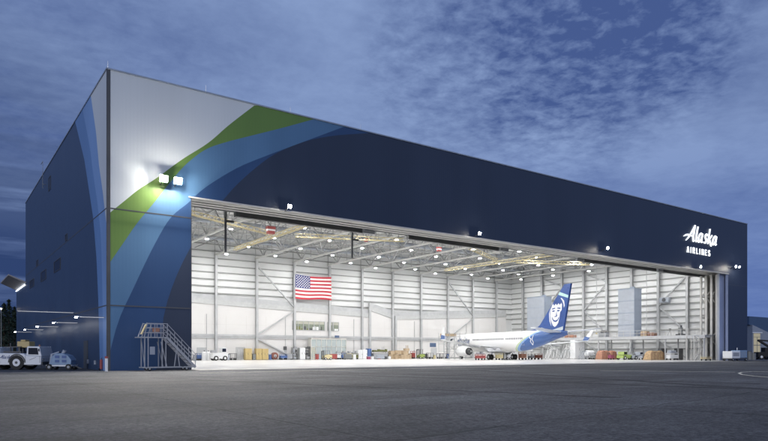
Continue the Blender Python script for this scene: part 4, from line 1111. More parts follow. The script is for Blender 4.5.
for i in range(7):
    px = 368.5+3.4*i; X, Y = W(px, DBk(px, 5)); m_ = [M_MAG, M_WPAINT, M_GREY, M_RED, M_LGREY, M_DARK, M_WPAINT][i]
    nm = ['magenta', 'plain white', 'mid grey', 'bright red', 'pale grey', 'black', 'end white'][i]
    b = thing('crate', f'small {nm} crate on the floor before the long workbench', 'crate', (X, Y, .012), 0, 'small crates before the workbench')
    MB().bb(-.3, .3, -.3, .3, 0, .55).build('body', m_, b); MB().bb(-.33, .33, -.33, .33, .553, .62).build('lid', M_STEEL, b)
boxes([(388, 394, 354.6, 359, 'large cardboard box at the bottom left of the stack by the grey column'), (394.2, 400, 354.4, 359, 'large cardboard box in the middle of the bottom row'), (400.2, 408.5, 354.8, 359, 'wide cardboard box at the bottom right of the stack'),
       (389.5, 395.5, 350.8, 354.5, 'cardboard box on the second layer at left'), (396, 402, 350.4, 354.2, 'cardboard box on the second layer in the middle'), (402.2, 407.2, 351, 354.7, 'cardboard box on the second layer at right'), (404.5, 408.2, 348.4, 350.9, 'small cardboard box topmost of the stack')], DBk(398, 3), 'x')
cart(411.5, 414.2, DBk(412, 3), 1.6, M_RED, 'narrow red cart beside the cardboard stack', M_RED)
forktruck(415.5, 423.5, DBk(419, 4), M_LIME, 'small dull lime lift truck left of the signed grey door', 2.)
cart(427.5, 432, DBk(430, 6), 1.2, M_DARK, 'empty black frame stand before the signed grey door')
cart(438, 441.3, DBk(440, 6), 1.1, M_DARK, 'left empty black frame stand beyond the signed door')
cart(442, 445.6, DBk(444, 6), 1.1, M_DARK, 'right empty black frame stand beside the scaffold')
# smaller things along the back wall
def drum(px, off, m, l, h=1.0):
    X, Y = W(px, DBk(px, off)); t = thing('drum', l, 'drum', (X, Y, .012)); MB().cyl((0, 0, 0), (0, 0, h), .3, n=14).build('barrel', m, t); MB().cyl((0, 0, h), (0, 0, h+.05), .32, n=14).build('lid', M_GREY, t)
def ladder(px, off, h, m, l):
    X, Y = W(px, DBk(px, off)); t = thing('step_ladder', l, 'ladder', (X, Y, .012))
    f = MB().beam((-.35, -.5, 0), (-.2, 0, h), .05).beam((.35, -.5, 0), (.2, 0, h), .05); f.build('front_frame', m, t)
    MB().beam((-.35, .5, 0), (-.2, .03, h), .04).beam((.35, .5, 0), (.2, .03, h), .04).beam((-.33, .45, h*.12), (.33, .45, h*.12), .04).build('rear_frame', m, t)
    for k in range(6): q = (k+.6)/6.4; MB().bb(-.35+.15*q, .35-.15*q, -.5+.5*q-.05, -.5+.5*q+.05, h*q-.02, h*q+.02).build('rung', m, t)
def binn(px, off, m, l, h=1.05, wd=.55):
    X, Y = W(px, DBk(px, off)); t = thing('wheeled_bin', l, 'bin', (X, Y, .012))
    MB().prism([(-wd*.42, .08), (wd*.42, .08), (wd*.5, h), (-wd*.5, h)], 'y', -wd*.5, wd*.5).build('bin_body', m, t); MB().bb(-wd*.55, wd*.55, -wd*.55, wd*.55, h+.003, h+.08).build('lid', M_DARK, t)
    for x in (-wd*.35, wd*.35): MB().cyl((x-.03, .2, .1), (x+.03, .2, .1), .1, n=10).build('wheel', M_BLACK, t)
def toolchest(px, off, m, l, wd=1.3, h=1.1):
    X, Y = W(px, DBk(px, off)); t = thing('tool_chest', l, 'tool chest', (X, Y, .012))
    MB().bb(-wd/2, wd/2, 0, .6, .15, h).build('body', m, t)
    for k in range(4): MB().bb(-wd/2+.04, wd/2-.04, -.02, -.003, .2+(h-.22)*k/4, .2+(h-.22)*(k+1)/4-.04).build('drawer', m, t)
    for x in (-wd/2+.1, wd/2-.1):
        for y in (.1, .5): MB().cyl((x, y-.03, .075), (x, y+.03, .075), .075, n=10).build('castor', M_BLACK, t)
drum(194.5, 3, M_GREY, 'grey drum at the extreme left of the back wall')
binn(227.8, 2, M_LGREY, 'small grey wheeled bin between the white tug and the dark table')
ladder(240, 2, 2.1, M_ALU, 'aluminium step ladder in front of the grey double door')
binn(253.8, 1.5, M_STEELD, 'dark wheeled bin between the yellow cabinets')
drum(270.2, 1.5, M_BPAINT, 'blue drum between the yellow cabinets and the brown hose drum')
toolchest(289.5, 1.8, M_GREY, 'grey tool chest left of the dark shelving under the office window')
ladder(313.5, 5, 2.4, M_YEL, 'yellow step ladder at the left end of the glass entrance')
binn(317, 6, M_RED, 'small red bin in front of the glass entrance')
toolchest(334, 5.5, M_RED, 'red tool chest right of the yellow forklift', 1.5)
toolchest(348.5, 7, M_STEELD, 'dark tool chest nearest the camera right of the glass entrance', 1.6)
drum(354.5, 6, M_WPAINT, 'white drum in front of the olive cart')
binn(409.8, 4, M_CARD, 'tan bin right of the cardboard stack')
ladder(407, 1.3, 3., M_CARD, 'wooden coloured tall step ladder behind the cardboard stack')
drum(410.9, 2, M_OLIVE, 'olive drum beside the narrow red cart')
toolchest(425.6, 4, M_DARK, 'black tool chest left of the empty black stand')
drum(434.5, 6, M_YEL, 'yellow drum in front of the signed grey door', .8)
binn(447.5, 6, M_BPAINT, 'blue bin by the access scaffold')
ladder(383, 1.2, 2.6, M_ALU, 'aluminium step ladder behind the long workbench')
toolchest(381, 7, M_LGREY, 'pale grey tool chest in front of the small crates', 1.8, .9)
# nose docking scaffold
X, Y = W(452, 128); sf = thing('access_scaffold', 'grey access scaffold standing beyond the left wing', 'scaffold', (X, Y, .012), R(-12))
m = MB()
for z in (0.1, 1.6, 3.1, 4.6): m.bb(-2.4, 2.4, -1.2, 1.2, z-.03, z+.03) if z > 1 else m
for x in (-2.4, -1.2, 0, 1.2, 2.4):
    for y in (-1.2, 1.2): m.cyl((x, y, .01), (x, y, 5.4), .05, n=6)
for i, x in enumerate((-2.4, -1.2, 0, 1.2)):
    for z in (.1, 1.6, 3.1): m.beam((x, -1.2, z if i % 2 else z+1.5), (x+1.2, -1.2, z+1.5 if i % 2 else z), .06)
m.build('frame', M_STEEL, sf); 
for z in (2.1, 3.6, 5.1): MB().bb(-2.4, 2.4, -1.25, -1.2, z-.03, z+.03).build('guard_rail', M_STEELD, sf)
MB().bb(-2.2, .4, -1.0, 1.0, 4.64, 5.2).build('covered_load', M_CARD, sf)
# under-plane gear
cart(476.5, 484, 117, 1.0, M_RED, 'red service cart under the left wing behind the engine', M_RED, M_GREY)
cart(497, 501.5, 119, 1.2, M_YEL, 'yellow service cart beside the left main wheels', M_YEL)
forktruck(503.5, 509, 121, M_WPAINT, 'white lift truck between the main wheels under the belly', 1.4)
cart(520, 525, 122, 1.4, M_ORANGE, 'orange cart right of the right main wheels', M_ORANGE)
cart(529.5, 534, 124, 1.0, M_DARK, 'black wheeled cart under the rear fuselage', M_GREY)
cart(536, 541, 124, 1.1, M_BROWN, 'brown wheeled cart under the rear fuselage', M_BROWN)
# row right of the tail
stairs(546.5, 553.5, 131, 2.9, M_WPAINT, 'white wheeled steps furthest left beneath the tail cone')
stairs(554, 560, 131, 3.0, M_WPAINT, 'white wheeled steps second from left beneath the tail cone', -1)
stairs(562, 568, 131, 3.1, M_WPAINT, 'white wheeled steps just right of the tail cone')
stairs(568.5, 574, 131, 2.7, M_WPAINT, 'white wheeled steps nearest the tall white locker', -1)
stairs(580, 586, 126, 2.3, M_LGREY, 'pale grey wheeled steps in front of the white locker')
cabinet(575, 584.5, 134, 4.0, M_WPAINT, 'very tall white locker under the platform', 2, 1.2)
X, Y = W(589.5, 128); t = thing('fluid_tank', 'white horizontal fluid tank on a frame left of the orange tarp', 'tank', (X, Y, .012))
MB().cyl((-.9, 0, 1.2), (.9, 0, 1.2), .6, n=16).ell((-.9, 0, 1.2), (.3, .6, .6)).ell((.9, 0, 1.2), (.3, .6, .6)).build('barrel', M_WPAINT, t)
MB().bb(-1., 1., -.5, .5, .3, .42).bb(-.8, -.7, -.4, .4, .425, .8).bb(.7, .8, -.4, .4, .425, .8).build('frame', M_GREY, t); wheels(t, (-.7, .7), (-.4, .4), .16, .1, False)
tug(593.5, 598.5, 126, 1.4, M_STEELD, 'small dark grey tug just left of the orange tarp')
def tarp(px0, px1, D, h, m, label, seed):
    X0, Y0 = W((px0+px1)/2, D); Xa, Xb = onY(px0, Y0), onY(px1, Y0); wd = Xb-Xa; rnd = random.Random(seed)
    t = thing('covered_pallet', label, 'covered pallet', ((Xa+Xb)/2, Y0, .012))
    mb = MB(); nx, ny = 16, 6; vs = []
    for i in range(nx+1):
        for j in range(ny+1):
            u, v = i/nx, j/ny; e = min(1, 6*min(u, 1-u))*min(1, 5*min(v, 1-v)); vs.append(((u-.5)*wd, (v-.5)*1.8, .12+(h-.12)*e**.4+rnd.uniform(-.1, .08)*e))
    mb.add(vs, [(i*(ny+1)+j, (i+1)*(ny+1)+j, (i+1)*(ny+1)+j+1, i*(ny+1)+j+1) for i in range(nx) for j in range(ny)], 0)
    mb.build('cover', m, t)
    MB().bb(-wd/2+.05, wd/2-.05, -.85, .85, .003, .1).build('pallet', M_CARD, t)
    g_ = MB()
    for k in range(6): x = (k/5-.5)*wd*.92; g_.beam((x, -.93, .1), (x+.1, -.88, h*.92), .035)
    g_.build('straps', M_BROWN, t)
tarp(598.5, 608, 125, 1.75, M_ORANGE, 'orange tarp over a pallet in front of the platform', 2)
X, Y = W(611, 123); t = thing('parts_trolley', 'small magenta trolley standing before the orange tarp', 'trolley', (X, Y, .012))
MB().bb(-.5, .5, -.35, .35, .3, .9).build('bin', M_MAG, t); MB().beam((-.5, -.3, .9), (-.8, -.3, 1.3), .05).beam((-.5, .3, .9), (-.8, .3, 1.3), .05).beam((-.8, -.3, 1.3), (-.8, .3, 1.3), .05).build('handle', M_DARK, t); wheels(t, (-.35, .35), (-.3, .3), .14, .08, False)
tarp(608.6, 614.5, 127, 1.7, M_ORANGE, 'smaller orange covered pallet behind the magenta trolley', 3)
tug(620, 630, 122, 1.6, M_LIME, 'bright lime green tug beside the orange tarps', -1)
tug(631, 641, 123, 1.5, M_LGREY, 'pale grey tug right of the lime green tug')
stairs(627, 633.5, 128, 3.2, M_LGREY, 'pale grey tall steps behind the lime green tug')
cart(640.5, 646.5, 119, 1.0, M_GREY, 'grey flat cart left of the amber net pile', M_LGREY)
tarp(646.5, 662.5, 118, 1.7, M_TANOR, 'amber netting piled over a long pallet', 4)
cabinet(661.5, 666.8, 121, 2.2, M_DARK, 'black locker between the amber pile and the white pump cart', 1)
t = cart(668, 676.5, 117, 1.2, M_WPAINT, 'white pump cart between two black lockers', M_WPAINT, M_LGREY)
cabinet(678.2, 683, 121, 2.2, M_DARK, 'black locker right of the white pump cart', 1)
# vertical stair tower right end
X, Y = W(695, 113); t = thing('stair_tower', 'pale lattice stair tower at the right end of the platform', 'stair tower', (X, Y, .012), 0)
m = MB()
for x in (-1.6, 0, 1.6):
    for y in (-.7, .7): m.bb(x-.05, x+.05, y-.05, y+.05, 0, 4.4)
for z in (1.1, 2.2, 3.3, 4.35): m.bb(-1.6, 1.6, -.75, -.7, z-.04, z+.04)
m.beam((-1.5, -.7, .1), (1.5, -.7, 2.2), .1).beam((1.5, -.7, 2.2), (-1.5, -.7, 4.3), .1); m.build('frame', M_LITE, t)
for k in range(8): MB().box((-1.5+3*(k+.5)/8, 0, .1+2.1*(k+.5)/8), (.32, 1.3, .04)).build('tread', M_LITE, t)
X, Y = W(706, 110); t = cart(703, 709, 109, .6, M_YEL, 'low tan box cart between the parked door leaves', M_CARD)
# things on the mezzanine
def mzbox(px0, px1, h, m, label, name, cat, X=101.2):
    ya, yb = onX(px0, X), onX(px1, X); y0, y1 = min(ya, yb), max(ya, yb)
    t = thing(name, label, cat, (X, (y0+y1)/2, MZ+.003)); d = (y1-y0)/2
    return t, d
t, d = mzbox(566, 575, 1, M_ORANGE, 'orange-red equipment case on the platform beside the tail cone', 'equipment_case', 'case')
MB().bb(-.5, .5, -d, d, .0, .6).build('body', M_ORANGE, t); MB().bb(-.52, .52, -d-.02, d+.02, .603, .7).build('lid', M_BROWN, t)
t, d = mzbox(600, 607.5, 1, M_GREY, 'dark grey machine unit on the platform left of the tall enclosure', 'compressor', 'compressor')
MB().bb(-.5, .5, -d, d, .1, .9).build('body', M_GREY, t); MB().cyl((0, -d*.7, 1.15), (0, d*.7, 1.15), .25).build('tank', M_DARK, t); MB().bb(-.6, .6, -d, d, 0, .097).build('skid', M_DARK, t)
t, d = mzbox(642, 648, 1, M_CARD, 'brown crate on the platform right of the tall enclosure', 'wooden_crate', 'crate')
MB().bb(-.5, .5, -d, d, 0, 1.0).build('body', M_CARD, t); MB().bb(-.53, .53, -d-.03, d+.03, .45, .55).build('batten', M_BROWN, t)
t, d = mzbox(649, 655.5, 1, M_CARD, 'low dark brown crate on the platform, right of the taller brown crate', 'wooden_crate', 'crate')
MB().bb(-.5, .5, -d, d, 0, .7).build('body', M_BROWN, t); MB().bb(-.53, .53, -d-.03, d+.03, .3, .4).build('batten', M_CARD, t)
t, d = mzbox(677, 684, 1, M_DARK, 'tall black pump assembly on the platform near its right end', 'pump', 'pump')
MB().bb(-.5, .5, -d, d, 0, .3).build('skid', M_DARK, t); MB().cyl((0, 0, .3), (0, 0, 1.5), .42).build('motor', M_STEELD, t); MB().cyl((0, -.1, 1.5), (0, -.1, 1.95), .18).cyl((0, 0, 1.2), (0, -.9, .9), .1).build('pipe', M_DARK, t)
t, d = mzbox(668, 672, 1, M_DARK, 'small thin tripod stand on the platform left of the black pump', 'tripod', 'tripod')
for a in (0, 2.1, 4.2): MB().cyl((0, 0, 1.1), (.45*cos(a), .45*sin(a), 0), .03, n=6).build('leg', M_STEELD, t)
MB().bb(-.15, .15, -.15, .15, 1.1, 1.35).build('head', M_DARK, t)
# unit heater and wall-mounted unit on the right wall
t = thing('wall_fan_unit', 'pale boxed fan unit on the right wall beside the tall enclosure', 'fan unit', (RW-.9, 15.0, 11.9))
MB().bb(-.5, .25, -1., 1., -.5, .5).build('housing', M_LGREY, t); MB().cyl((-.55, 0, 0), (-.501, 0, 0), .4, n=16).build('fan_grille', M_DARK, t)
# thin hoist cables
for px, X in ((596.5, 100), (646.5, 101)):
    y = onX(px, X)
    t = thing('hoist_cable', 'thin cable hanging from the roof ' + ('right of the tail' if px < 600 else 'right of the tall enclosure'), 'cable', (X, y, 5.5))
    MB().cyl((0, 0, 0), (0, 0, 13.7), .06, n=6).build('cable', M_STEEL, t); MB().bb(-.12, .12, -.12, .12, -.3, 0).build('hook_block', M_YEL, t)

# ------------------------------------------------------------------ outside: airstair stand
M_STAIR = mat('galvanised_stair', (.40, .41, .43), .5, 0, .12, 4.)
stx = thing('access_stand', 'white wheeled access stand with steps parked against the navy pillar', 'access stand', (2.35, -1.35, .0))
LW = 4.45
f = MB(); PH = 2.72
for y in (-.55, .55):
    f.beam((0, y, .28), (LW-.3, y, .28), .09)
    for x in (.15, .42, 1.55, 1.85): f.beam((x, y, .28), (x, y, PH), .065)
    f.beam((1.45, y, PH-.3), (1.95, y, .3), .05)
f.beam((.15, -.55, .3), (.15, .55, PH-.1), .04); f.beam((0, -.55, .28), (0, .55, .28), .08); f.beam((LW-.3, -.55, .28), (LW-.3, .55, .28), .08)
f.beam((2.55, -.55, .3), (2.75, -.55, 1.85), .06); f.beam((3.0, -.55, .3), (2.8, -.55, 1.8), .06)
f.build('base_frame', M_STAIR, stx)
MB().bb(-.35, 2.0, -.6, .6, PH, PH+.09).build('platform', M_STAIR, stx)
for y in (-.58, .58):
    r = MB()
    for z in (.45, .85, 1.2): r.beam((.35, y, PH+z), (2.0, y, PH+z), .05)
    for x in (.4, .95, 1.45, 1.95): r.beam((x, y, PH+.09), (x+(0.0 if x > .5 else .25), y, PH+1.2), .05)
    r.beam((-.1, y, PH+.09), (.32, y, PH+1.25), .06)
    r.build('platform_rail', M_STAIR, stx)
    st2 = MB().beam((1.98, y, PH), (LW-.1, y, .25), .07, .2)
    st2.build('stringer', M_STAIR, stx)
    r = MB()
    for off in (.45, .8, 1.15): r.beam((1.98, y, PH+off), (LW-.1, y, .3+off*.95), .045)
    for k in range(5): q = k/4; x = 1.98+(LW-2.08)*q; z = PH+(.27-PH)*q; r.beam((x, y, z), (x, y, z+1.15), .045)
    r.build('stair_rail', M_STAIR, stx)
for k in range(9):
    q = (k+.5)/9; MB().box((1.98+(LW-2.1)*q, 0, PH+(.25-PH)*q), (.26, 1.05, .04)).build('tread', M_ALU, stx)
MB().beam((-.12, -.5, PH+.3), (.25, -.5, PH+1.1), .5, .05).build('warning_panel', M_YEL, stx)
MB().bb(.75, 1.35, -.56, -.53, PH+.5, PH+.85).build('warning_panel', M_ORANGE, stx)
MB().bb(.55, .95, -.6, -.57, 1.35, 2.0).build('notice_plate', M_LGREY, stx)
for x in (.55, 3.6):
    for y in (-.5, .5):
        w_ = MB().cyl((x, y-.06, .17), (x, y+.06, .17), .17, n=16).build('wheel', M_BLACK, stx); MB().cyl((x, y-.07, .17), (x, y+.07, .17), .08, n=10).build('rim', M_STAIR, w_)

# ------------------------------------------------------------------ outside left: big white tow tractor
DT = 56.5; ANG = math.atan2(RY, RX)
X, Y = W(24, DT); tt = thing('airport_tow_tractor', 'big white low tow tractor with script lettering at the left edge', 'tow tractor', (X, Y, 0), ANG)
s1 = FOC/DT
prof = [(-4.2, .45), (-3.9, .42), (1.95, .42), (2.12, .55), (2.12, .95), (1.98, 1.95), (1.9, 2.02), (.82, 2.02), (.78, 1.3), (.55, 1.42), (-1.35, 1.48), (-1.5, 1.9), (-2.1, 2.0), (-4.2, 2.0)]
bd = MB().prism([(-4.2, .42), (2.1, .42), (2.14, 1.15), (.72, 1.25), (.6, 1.42), (-1.4, 1.46), (-4.2, 1.42)], 'y', -1.1, 1.1).build('body', M_WPAINT, tt, bevel=.06)
cb2 = MB().prism([(.76, 1.26), (2.12, 1.17), (1.92, 2.05), (.84, 2.05)], 'y', -1.0, 1.0).build('cab', M_WPAINT, tt, bevel=.04)
MB().prism([(.95, 1.35), (1.85, 1.33), (1.75, 1.92), (.97, 1.92)], 'y', -1.02, -1.003).build('side_window', M_WINDOW, cb2)
MB().bb(.88, 2.02, -.9, -.86, 1.95, 2.0).build('roof_gutter', M_GREY, cb2)
MB().bb(-4.2, -1.55, -1.0, 1.0, 1.47, 2.0).build('rear_cab', M_WPAINT, tt, bevel=.05)
MB().bb(-1.35, .2, -.8, .8, 1.47, 1.62).cyl((-.9, -.5, 1.6), (-.9, -.5, 2.35), .06, n=8).beam((-1.3, -.6, 2.0), (.1, -.6, 2.02), .08).beam((-1.3, .6, 2.0), (.1, .6, 2.02), .08).build('engine_deck', M_DARK, tt)
MB().bb(-.35, .75, -.5, .45, 1.95, 2.5).bb(-.1, .35, -.4, .3, 2.503, 2.65).build('yellow_lift_unit', M_YELC, tt, bevel=.05)
MB().bb(-.25, -.1, -.45, .4, 1.63, 1.945).bb(.5, .65, -.45, .4, 1.5, 1.945).build('lift_bracket', M_DARK, tt)
for x in (-2.25, 0):
    for y in (-.98, .98):
        ar = MB()
        w_ = MB().cyl((x, y-.2, .63), (x, y+.2, .63), .63, n=28).build('wheel', M_BLACK, tt)
        MB().cyl((x, y-.215, .63), (x, y+.215, .63), .33, n=20).build('rim', M_WPAINT, w_)
        MB().cyl((x, y-.23, .63), (x, y+.23, .63), .12, n=12).build('hub', M_DARK, w_)
    m = MB()
    for k in range(10):
        a0, a1 = pi*k/10, pi*(k+1)/10
        m.add([(x+.66*cos(a0), -1.125, .63+.66*sin(a0)), (x+.66*cos(a1), -1.125, .63+.66*sin(a1)), (x+.78*cos(a1), -1.125, .63+.78*sin(a1)), (x+.78*cos(a0), -1.125, .63+.78*sin(a0))], [(0, 1, 2, 3)])
    m.build('wheel_arch', M_DARK, tt)
acc = script_word(.30, -1.45, .98, -1.125, -1.115, None, None, one=True); acc.build('side_lettering', mat('title_blue', (.03, .07, .22), .4), tt)
MB().bb(.74, .76, -1.112, -1.104, .6, 1.25).bb(2.0, 2.02, -1.112, -1.104, .6, 1.2).beam((1.1, -1.11, .85), (1.7, -1.11, 1.1), .02).build('door_line', M_DARK, tt)
MB().bb(2.14, 2.2, -1.0, 1.0, .42, .7).build('bumper', M_DARK, tt)
MB().cyl((2.135, -.8, .9), (2.18, -.8, .9), .1, n=12).build('headlight', M_ALU, tt); MB().cyl((2.135, .8, .9), (2.18, .8, .9), .1, n=12).build('headlight', M_ALU, tt)
MB().cyl((2.0, -1.12, 1.6), (2.05, -1.25, 1.75), .02, n=6).bb(2.0, 2.05, -1.36, -1.2, 1.62, 1.85).build('wing_mirror', M_DARK, cb2)
MB().bb(.95, 1.5, -1.2, -1.115, .34, .4).build('step', M_DARK, tt)
MB().cyl((1.4, 0, 2.06), (1.4, 0, 2.2), .07, n=10).build('beacon', M_ORANGE, cb2)
for k in range(5): MB().bb(-.5+.12*k, -.44+.12*k, -1.112, -1.104, 1.26, 1.4).build('louvre', M_DARK, tt) if k > 2 else None
MB().cyl((.3, -.7, 1.4), (.3, -.7, 1.85), .05, n=8).build('exhaust_pipe', M_DARK, tt)
# blue-white ground cart
X, Y = W(62, 55); gc = thing('ground_service_cart', 'pale blue and white wheeled ground service cart beside the tow tractor', 'service cart', (X, Y, 0), ANG)
MB().prism([(-.85, .45), (1.0, .45), (1.05, .85), (.75, 1.25), (.2, 1.45), (-.35, 1.42), (-.7, 1.1)], 'y', -.5, .5).build('body', M_LBP, gc, bevel=.05)
for x in (-.35, .25):
    for z in (.65, 1.02): MB().bb(x, x+.38, -.53, -.503, z, z+.24).build('hatch', M_BPAINT, gc)
MB().bb(-1.1, 1.1, -.55, .55, .32, .44).build('chassis', M_WPAINT, gc)
MB().cyl((-.9, -.2, .45), (-.75, -.2, 1.4), .12, n=10).cyl((-.75, -.2, 1.35), (-.2, -.1, 1.55), .07, n=8).cyl((.1, 0, 1.4), (.25, 0, 1.7), .16, n=10).build('hose', M_LGREY, gc)
MB().cyl((-.3, .1, 1.4), (-.3, .1, 1.62), .09, n=8).build('filler_cap', M_DARK, gc)
for x in (-.82, .85):
    for y in (-.52, .52):
        w_ = MB().cyl((x, y-.09, .26), (x, y+.09, .26), .26, n=18).build('wheel', M_BLACK, gc); MB().cyl((x, y-.1, .26), (x, y+.1, .26), .12, n=12).build('rim', M_GREY, w_)
MB().beam((1.05, 0, .36), (1.7, 0, .12), .06).build('tow_bar', M_DARK, gc)
# corner bollards and extinguisher
for px, D, m1, m2, l, nm in ((106.4, 50.6, M_WPAINT, M_RED, 'white post with a red top standing at the hangar corner', 'bollard'),):
    X, Y = W(px, D); t = thing(nm, l, nm, (X, Y, 0)); MB().cyl((0, 0, 0), (0, 0, 1.05), .11, n=14).build('post', m1, t); MB().cyl((0, 0, 1.053), (0, 0, 1.22), .12, n=14).build('cap', m2, t)
X, Y = W(101.3, 53.2); t = thing('fire_extinguisher', 'red wheeled fire extinguisher standing against the side wall by the corner', 'fire extinguisher', (X, Y, 0))
MB().cyl((0, 0, .12), (0, 0, .85), .13, n=14).ell((0, 0, .85), (.13, .13, .1)).build('cylinder', M_RED, t); MB().cyl((0, 0, .95), (0, 0, 1.08), .04, n=8).build('valve', M_DARK, t)
MB().cyl((-.12, -.05, .1), (-.12, .05, .1), .1).cyl((.12, -.05, .1), (.12, .05, .1), .1).build('wheels', M_BLACK, t)
# right: ground power unit against the pillar
gx0, gx1 = onY(727, -1.6), onY(743, -1.6)
gp = thing('ground_power_unit', 'white ground power unit with a blue end parked by the right pillar', 'power unit', ((gx0+gx1)/2, -1.6, 0))
hw = (gx1-gx0)/2
MB().bb(-hw+.1, .1, -.8, .8, .45, 1.65).build('housing', M_WPAINT, gp, bevel=.05); MB().bb(.103, hw-.1, -.75, .75, .5, 1.8).build('generator', M_LBP, gp, bevel=.04)
for k in range(4): x = .3+k*(hw-.6)/4; MB().bb(x, x+.12, -.78, -.753, .6, 1.6).build('louvre', M_GREY, gp)
MB().bb(-hw+.4, -.3, -.83, -.803, .8, 1.4).build('control_panel', M_GREY, gp); MB().bb(-hw, hw, -.85, .85, .28, .44).build('chassis', M_DARK, gp)
MB().cyl((.7, 0, 1.8), (.7, 0, 2.25), .07).build('exhaust', M_ALU, gp); wheels(gp, (-hw+.5, hw-.5), (-.7, .7), .28, .18)

# ------------------------------------------------------------------ background right: neighbouring hangar and dark lift truck
X, Y = W(772, 190)
nb = thing('neighbour_hangar', 'low grey gabled hangar with a dark blue roof beyond the right corner', 'building', (X, Y, 0), ANG+R(8))
nbw = 17
M_NBW = mat('neighbour_wall', (.25, .28, .34), .6, ribs=1.5)
MB().prism([(-nbw*.38, 0), (nbw, 0), (nbw, 5.0), (-nbw*.05, 7.2), (-nbw*.38, 9.6)], 'y', 0, 40).build('wall', M_NBW, nb)
MB().prism([(-nbw*.42, 9.7), (-nbw*.02, 7.25), (nbw*.12, 6.95), (nbw*1.03, 6.0), (nbw*1.03, 10.8), (-nbw*.42, 12.2)], 'y', .6, 41).build('roof', mat('blue_roof', (.05, .09, .17), .5), nb)
d_ = MB().bb(-6.1, -4.0, -.12, -.01, 0, 7.0).build('lit_doorway', emit('lit_doorway', (1, .88, .6), .22), nb)
MB().bb(-6.15, -3.95, -.2, -.125, 3.4, 3.6).bb(-6.15, -3.95, -.2, -.125, 5.9, 6.0).bb(-5.1, -5.0, -.2, -.125, 0, 5.9).build('door_rail', M_STEELD, d_)
MB().bb(-6.6, -3.5, -.4, -.013, 7.1, 7.35).build('door_hood', M_WPAINT, nb)
X, Y = W(764, 128)
lt = thing('boom_lift', 'black boom lift truck silhouetted at the right edge', 'lift truck', (X, Y, 0), ANG)
MB().bb(-1.6, 2.2, -.8, .8, .55, 1.5).build('chassis', M_BLACK, lt); MB().bb(-.2, 2.2, -.7, .7, 1.503, 2.4).build('cab', M_BLACK, lt); MB().beam((1.4, 0, 2.3), (-1.2, 0, 3.9), .45, .35).beam((-1.2, 0, 3.9), (2.6, 0, 3.6), .35, .3).build('boom', M_BLACK, lt)
wheels(lt, (-1., .9), (-.75, .75), .52, .3)
MB().cyl((2.5, -.3, 3.4), (2.5, -.3, 2.6), .05, n=8).bb(2.1, 2.9, -.6, .2, 2.4, 2.6).build('hook_block', M_BLACK, lt)
for px, h, l in ((749, 2.0, 'dark grey barrel just beyond the right corner'), (753, 1.6, 'short dark barrel left of the boom lift')):
    X, Y = W(px, 122); t = thing('barrel', l, 'barrel', (X, Y, 0)); MB().cyl((0, 0, 0), (0, 0, h*.8), .5, n=14).build('body', M_STEELD, t); MB().cyl((0, 0, h*.8), (0, 0, h*.8+.05), .53, n=14).build('lid', M_DARK, t)

# ------------------------------------------------------------------ background left: conifers, hill, far lamp
def mixgreen(): return mat('conifer_needles', (.022, .040, .022), .8, 0, .5, 1.)
def tree(px, D, h, wd, label, seed):
    rnd = random.Random(seed); X, Y = W(px, D)
    t = thing('conifer_tree', label, 'tree', (X, Y, 0), 0, 'dark conifers beyond the hangar')
    MB().cyl((0, 0, 0), (0, 0, h*.95), h*.022, h*.004, n=8).build('trunk', mat('bark', (.05, .035, .025), .9), t)
    m = MB()
    for k in range(int(900)):
        q = rnd.random()**.8; z = h*(.06+.94*q); rr = wd*(1-q)**.75*(.35+.65*rnd.random())*(.75+.4*sin(z*2.3+seed))
        a = rnd.uniform(0, 2*pi); c = V((rr*cos(a), rr*sin(a), z-.15*rr)); s_ = rnd.uniform(.25, .55)
        d1 = V((cos(a), sin(a), rnd.uniform(-.5, .1)))*s_; d2 = V((-sin(a), cos(a), rnd.uniform(-.4, .4)))*s_*.5
        m.add([c-d2, c+d1*1.3, c+d2, c+V((0, 0, s_*.5))], [(0, 1, 2), (0, 2, 3)])
    m.build('crown', mixgreen(), t, recalc=False)
for i, (px, D, h, wd, l) in enumerate(((-14, 150, 12, 3.6, 'dark conifer at the far left edge of the row'), (-4, 158, 13.4, 3.8, 'tall dark conifer behind the far lamp'), (4, 150, 13.0, 3.6, 'dark conifer right of the far lamp'), (9, 165, 15.2, 3.6, 'tallest dark conifer in the row left of the hangar'), (14.5, 170, 13.6, 3.4, 'dark conifer close beside the rear canopy wall'), (18, 185, 12.5, 3.6, 'dark conifer partly hidden by the rear wing'))):
    tree(px, D, h, wd, l, i+1)
m = MB(); P = []
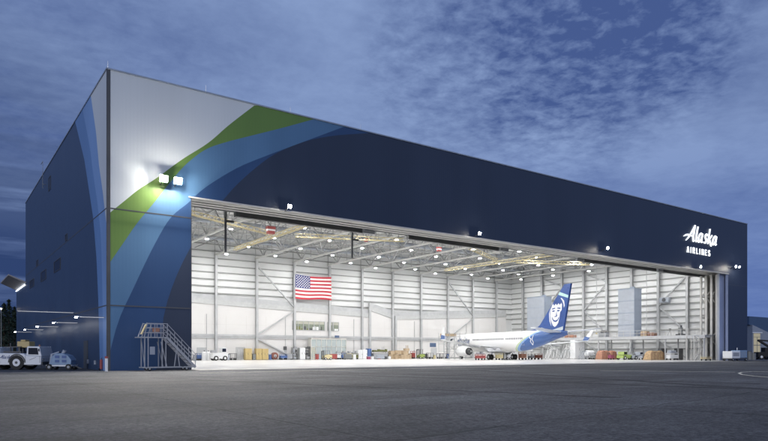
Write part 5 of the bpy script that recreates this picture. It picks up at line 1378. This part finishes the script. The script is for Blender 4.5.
for k in range(41):
    X, Y = W(-260+k*9, 420+10*sin(k)); P.append((X, Y, 20+7*sin(k*.37)+3*sin(k*1.1)))
for a, b in zip(P[:-1], P[1:]):
    c = V((FX, FY, 0))*160
    m.add([(a[0], a[1], -1), (b[0], b[1], -1), b, a], [(0, 1, 2, 3)]); m.add([a, b, V((b[0], b[1], b[2]*1.1))+c, V((a[0], a[1], a[2]*1.1))+c], [(0, 1, 2, 3)])
struct(m.build('hill', mat('wooded_hillside', (.02, .035, .022), .9, 0, .6, .08, .8, .3)))
m = MB(); P = []
for k in range(41):
    X, Y = W(700+k*9, 700); P.append((X, Y, 22+5*sin(k*.4)+2*sin(k*1.3)))
for a, b in zip(P[:-1], P[1:]):
    c = V((FX, FY, 0))*160
    m.add([(a[0], a[1], -1), (b[0], b[1], -1), b, a], [(0, 1, 2, 3)]); m.add([a, b, V((b[0], b[1], b[2]*1.1))+c, V((a[0], a[1], a[2]*1.1))+c], [(0, 1, 2, 3)])
struct(m.build('hill', MATS['wooded_hillside']))
X, Y = W(1.2, 120); t = thing('street_lamp', 'tall lit lamp post before the dark conifers at the left edge', 'lamp post', (X, Y, 0))
zl = zat(308.5, X, Y)
MB().cyl((0, 0, 0), (0, 0, zl), .1, .06, n=8).build('pole', M_STEELD, t); MB().bb(-.5, .3, -.2, .2, zl, zl+.12).build('lamp_head', M_STEELD, t); MB().bb(-.45, .1, -.15, .15, zl-.10, zl-.003).build('lens', M_WARMLAMP, t)

MATS['lit_doorway'].node_tree.nodes['Principled BSDF'].inputs['Base Color'].default_value = (.3, .28, .2, 1)
# ------------------------------------------------------------------ render settings
S.render.engine = 'CYCLES'
S.view_settings.view_transform = 'Standard'; S.view_settings.look = 'None'; S.view_settings.exposure = 0; S.view_settings.gamma = 1
c = S.cycles; c.use_denoising = True; c.max_bounces = 8; c.diffuse_bounces = 5; c.glossy_bounces = 3; c.sample_clamp_indirect = 6; c.caustics_reflective = False; c.caustics_refractive = False
c.use_light_tree = True; c.blur_glossy = .5
